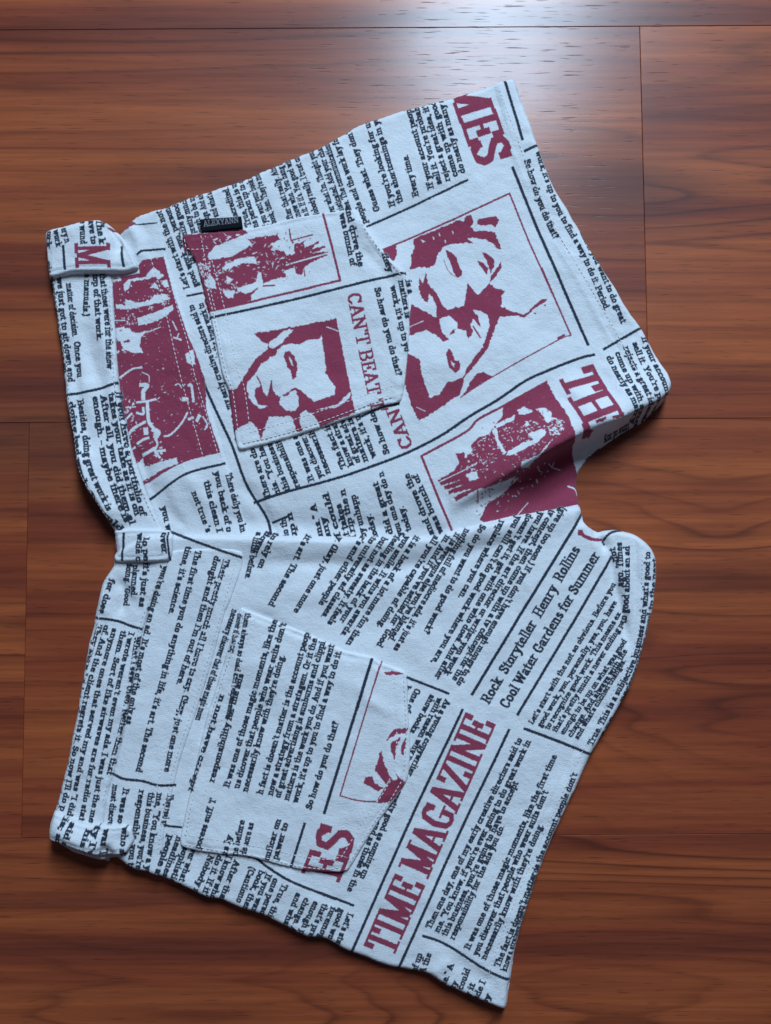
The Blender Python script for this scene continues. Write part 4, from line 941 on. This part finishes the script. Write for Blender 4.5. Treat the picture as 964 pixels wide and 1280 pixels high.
def loop_z(t, a, b):
    """belt loop: bows up between its two sewn ends a and b"""
    a, b = np.array(a, float), np.array(b, float)
    d = (b - a); L2 = d @ d
    def f(u, v, s):
        za, zb, _, _ = height(u, v)
        base = np.maximum(za, zb)
        k = np.clip(((u - a[0]) * d[0] + (v - a[1]) * d[1]) / L2, 0, 1)
        q = np.clip(s / 5.0, 0, 1)
        rim = np.sqrt(np.clip(1 - (1 - q) ** 2, 0, 1))
        z = base + 0.0018 + 1.5 * t * rim * (0.55 + 0.45 * np.sin(np.pi * k)) - 0.0006 * np.exp(-((s - 6.0) / 1.8) ** 2) + 0.0002 * lattice(u, v, 11, 31) * rim
        return z, base + 0.0009
    return f
loops = [sheet_mesh('belt_loop', LOOP_TOP, 1.8, loop_z(0.0030, (60, 318), (170, 325)), CLOTH, shorts, 0.0005),
         sheet_mesh('belt_loop', LOOP_MID, 1.8, loop_z(0.0022, (144, 684), (217, 682)), CLOTH, shorts, 0.0005),
         sheet_mesh('belt_loop', LOOP_LOW, 1.8, loop_z(0.0026, (65, 1030), (170, 1047)), CLOTH, shorts, 0.0005)]
for o, s in zip(loops, ('belt loop with a red letter beside a black rule', 'belt loop at the fold between the two legs', 'belt loop at the open end of the waistband')):
    o['label'] = s
def label_z(u, v, s):
    za, zb, _, _ = height(u, v)
    q = np.clip(s / 1.5, 0, 1)
    return np.maximum(za, zb) + 0.0019 + 0.0003 * np.sqrt(q), np.maximum(za, zb) + 0.0002
lab = sheet_mesh('woven_label', np.array([p for a, b in zip(LABEL, LABEL[1:] + LABEL[:1]) for p in (np.array(a, float), (np.array(a, float) * 2 + np.array(b, float)) / 3, (np.array(a, float) + 2 * np.array(b, float)) / 3)]), 1.2, label_z, label_material(), shorts, 0.0003)
lab['label'] = 'small black woven label with grey lettering'

# ---------------------------------------------------------------- stitching: single lock stitches of thread
def stitches(parent, path, lift, length=4.2, gap=1.7, wid=1.15):
    P = smooth_path(path, 8)
    seg = np.hypot(*(P[1:] - P[:-1]).T); cum = np.concatenate([[0], np.cumsum(seg)])
    verts, faces = [], []
    r = np.random.RandomState(len(P) + int(path[0][0]))
    s = 0.0
    while s + length < cum[-1]:
        L = length * r.uniform(0.85, 1.1)
        ring = []
        pts = []
        for k in range(4):
            m = s + L * k / 3
            i = min(max(np.searchsorted(cum, m) - 1, 0), len(seg) - 1)
            t = (P[i + 1] - P[i]) / seg[i]
            c = P[i] + t * (m - cum[i]); n = np.array((-t[1], t[0]))
            pts.append((c, n))
        rad = (0.25, 0.5, 0.5, 0.25); hgt = (-0.1, 0.16, 0.16, -0.1)
        arr = []
        for (c, n), ra, hg in zip(pts, rad, hgt):
            for a, zz in ((-1, 0.0), (-0.5, 0.8), (0.5, 0.8), (1, 0.0)):
                arr.append((c[0] + n[0] * a * ra * wid, c[1] + n[1] * a * ra * wid, hg + zz * 0.16))
        b0 = len(verts)
        verts += arr
        for k in range(3):
            for j in range(3):
                q = b0 + k * 4 + j
                faces.append((q, q + 1, q + 5, q + 4))
        s += L + gap
    A = np.array(verts)
    za, zb, _, _ = height(A[:, 0], A[:, 1])
    z = np.maximum(za, zb) + lift + A[:, 2] * MM
    X, Y = plan(A[:, 0], A[:, 1])
    o = mesh_object('stitching', np.stack([X, Y, z], 1), faces, THREAD, parent)
    o['kind'] = 'stuff'
    return o

def inset(outline, d, i0, i1):
    """path along part of an outline, d inside it"""
    O = np.array(outline, float); C = O.mean(0); out = []
    n = len(O)
    idx = range(i0, i1 + 1)
    for i in idx:
        a, b, c = O[(i - 1) % n], O[i % n], O[(i + 1) % n]
        t = c - a; t = t / np.hypot(*t); m = np.array((-t[1], t[0]))
        if m @ (C - b) < 0: m = -m
        out.append(tuple(b + m * d))
    return out
PL_ = 0.00195
for d in (5.0, 20.0):
    stitches(pocket_a, inset(POCKET_A, d, 19, 24)[::1], PL_ )
for d in (4.5, 18.0):
    stitches(pocket_a, [(302 + d * 0.6, 560 - d), (350, 549 - d), (404, 532 - d), (464, 510 - d), (496, 500 - d)], PL_)
stitches(pocket_a, [(231, 300), (236, 312), (262, 312)], PL_); stitches(pocket_a, [(252, 296), (258, 330), (266, 372), (272, 395)], PL_)
stitches(pocket_a, [(449, 279), (466, 304), (486, 329), (502, 348)], PL_)
for d in (5.0, 19.0):
    stitches(pocket_b, [(q[0] + d, q[1] + d * 0.25) for q in ((301, 768), (280, 830), (258, 900), (238, 990), (228, 1045))], PL_)
for d in (4.5, 17.0):
    stitches(pocket_b, [(q[0], q[1] - d) for q in ((232, 1058), (278, 1066), (334, 1075), (369, 1084), (407, 1089), (428, 1086))], PL_)
    stitches(pocket_b, [(q[0] - d * 0.95, q[1] - d * 0.3) for q in ((509, 850), (511, 886), (512, 925), (509, 968))], PL_)
    stitches(pocket_b, [(q[0] - d * 0.8, q[1] - d * 0.55) for q in ((505, 978), (488, 1006), (472, 1028), (440, 1080))], PL_)
YL = 0.0009
stitches(yoke_a, g1((352, 75), (430, 330), (500, 620), (580, 960)) + g2((640, 340), (750, 725)), YL); stitches(yoke_a, g1((452, 70), (560, 470), (640, 730), (690, 960)) + g2((770, 390), (862, 705)), YL)
for d in (5, 19):
    stitches(yoke_b, [(q[0] - d, q[1] - d * 0.25) for q in ((301, 705), (284, 765), (266, 826), (250, 877), (239, 910), (225, 953), (212, 1010), (203, 1070))], YL)
stitches(hem_a, [(624, 114), (641, 161), (665, 225), (700, 298), (738, 363), (777, 431), (801, 488)], 0.0007)
stitches(hem_b, [(801, 692), (799, 770), (790, 811), (761, 871), (724, 945), (691, 1015), (651, 1105), (624, 1174), (604, 1238)], 0.0007)
BL = 0.0017
stitches(band, [(138, 350), (139, 400), (146, 490), (161, 560), (181, 620), (196, 655)], BL); stitches(band, [(68, 352), (75, 400), (84, 455), (88, 500), (94, 540), (104, 585), (122, 622), (140, 650)], BL)
stitches(band, [(206, 708), (196, 732), (182, 766), (174, 792), (164, 846), (153, 906), (139, 966), (131, 1000)], BL); stitches(band, [(140, 720), (130, 750), (122, 792), (112, 840), (101, 900), (86, 970), (78, 1005)], BL)
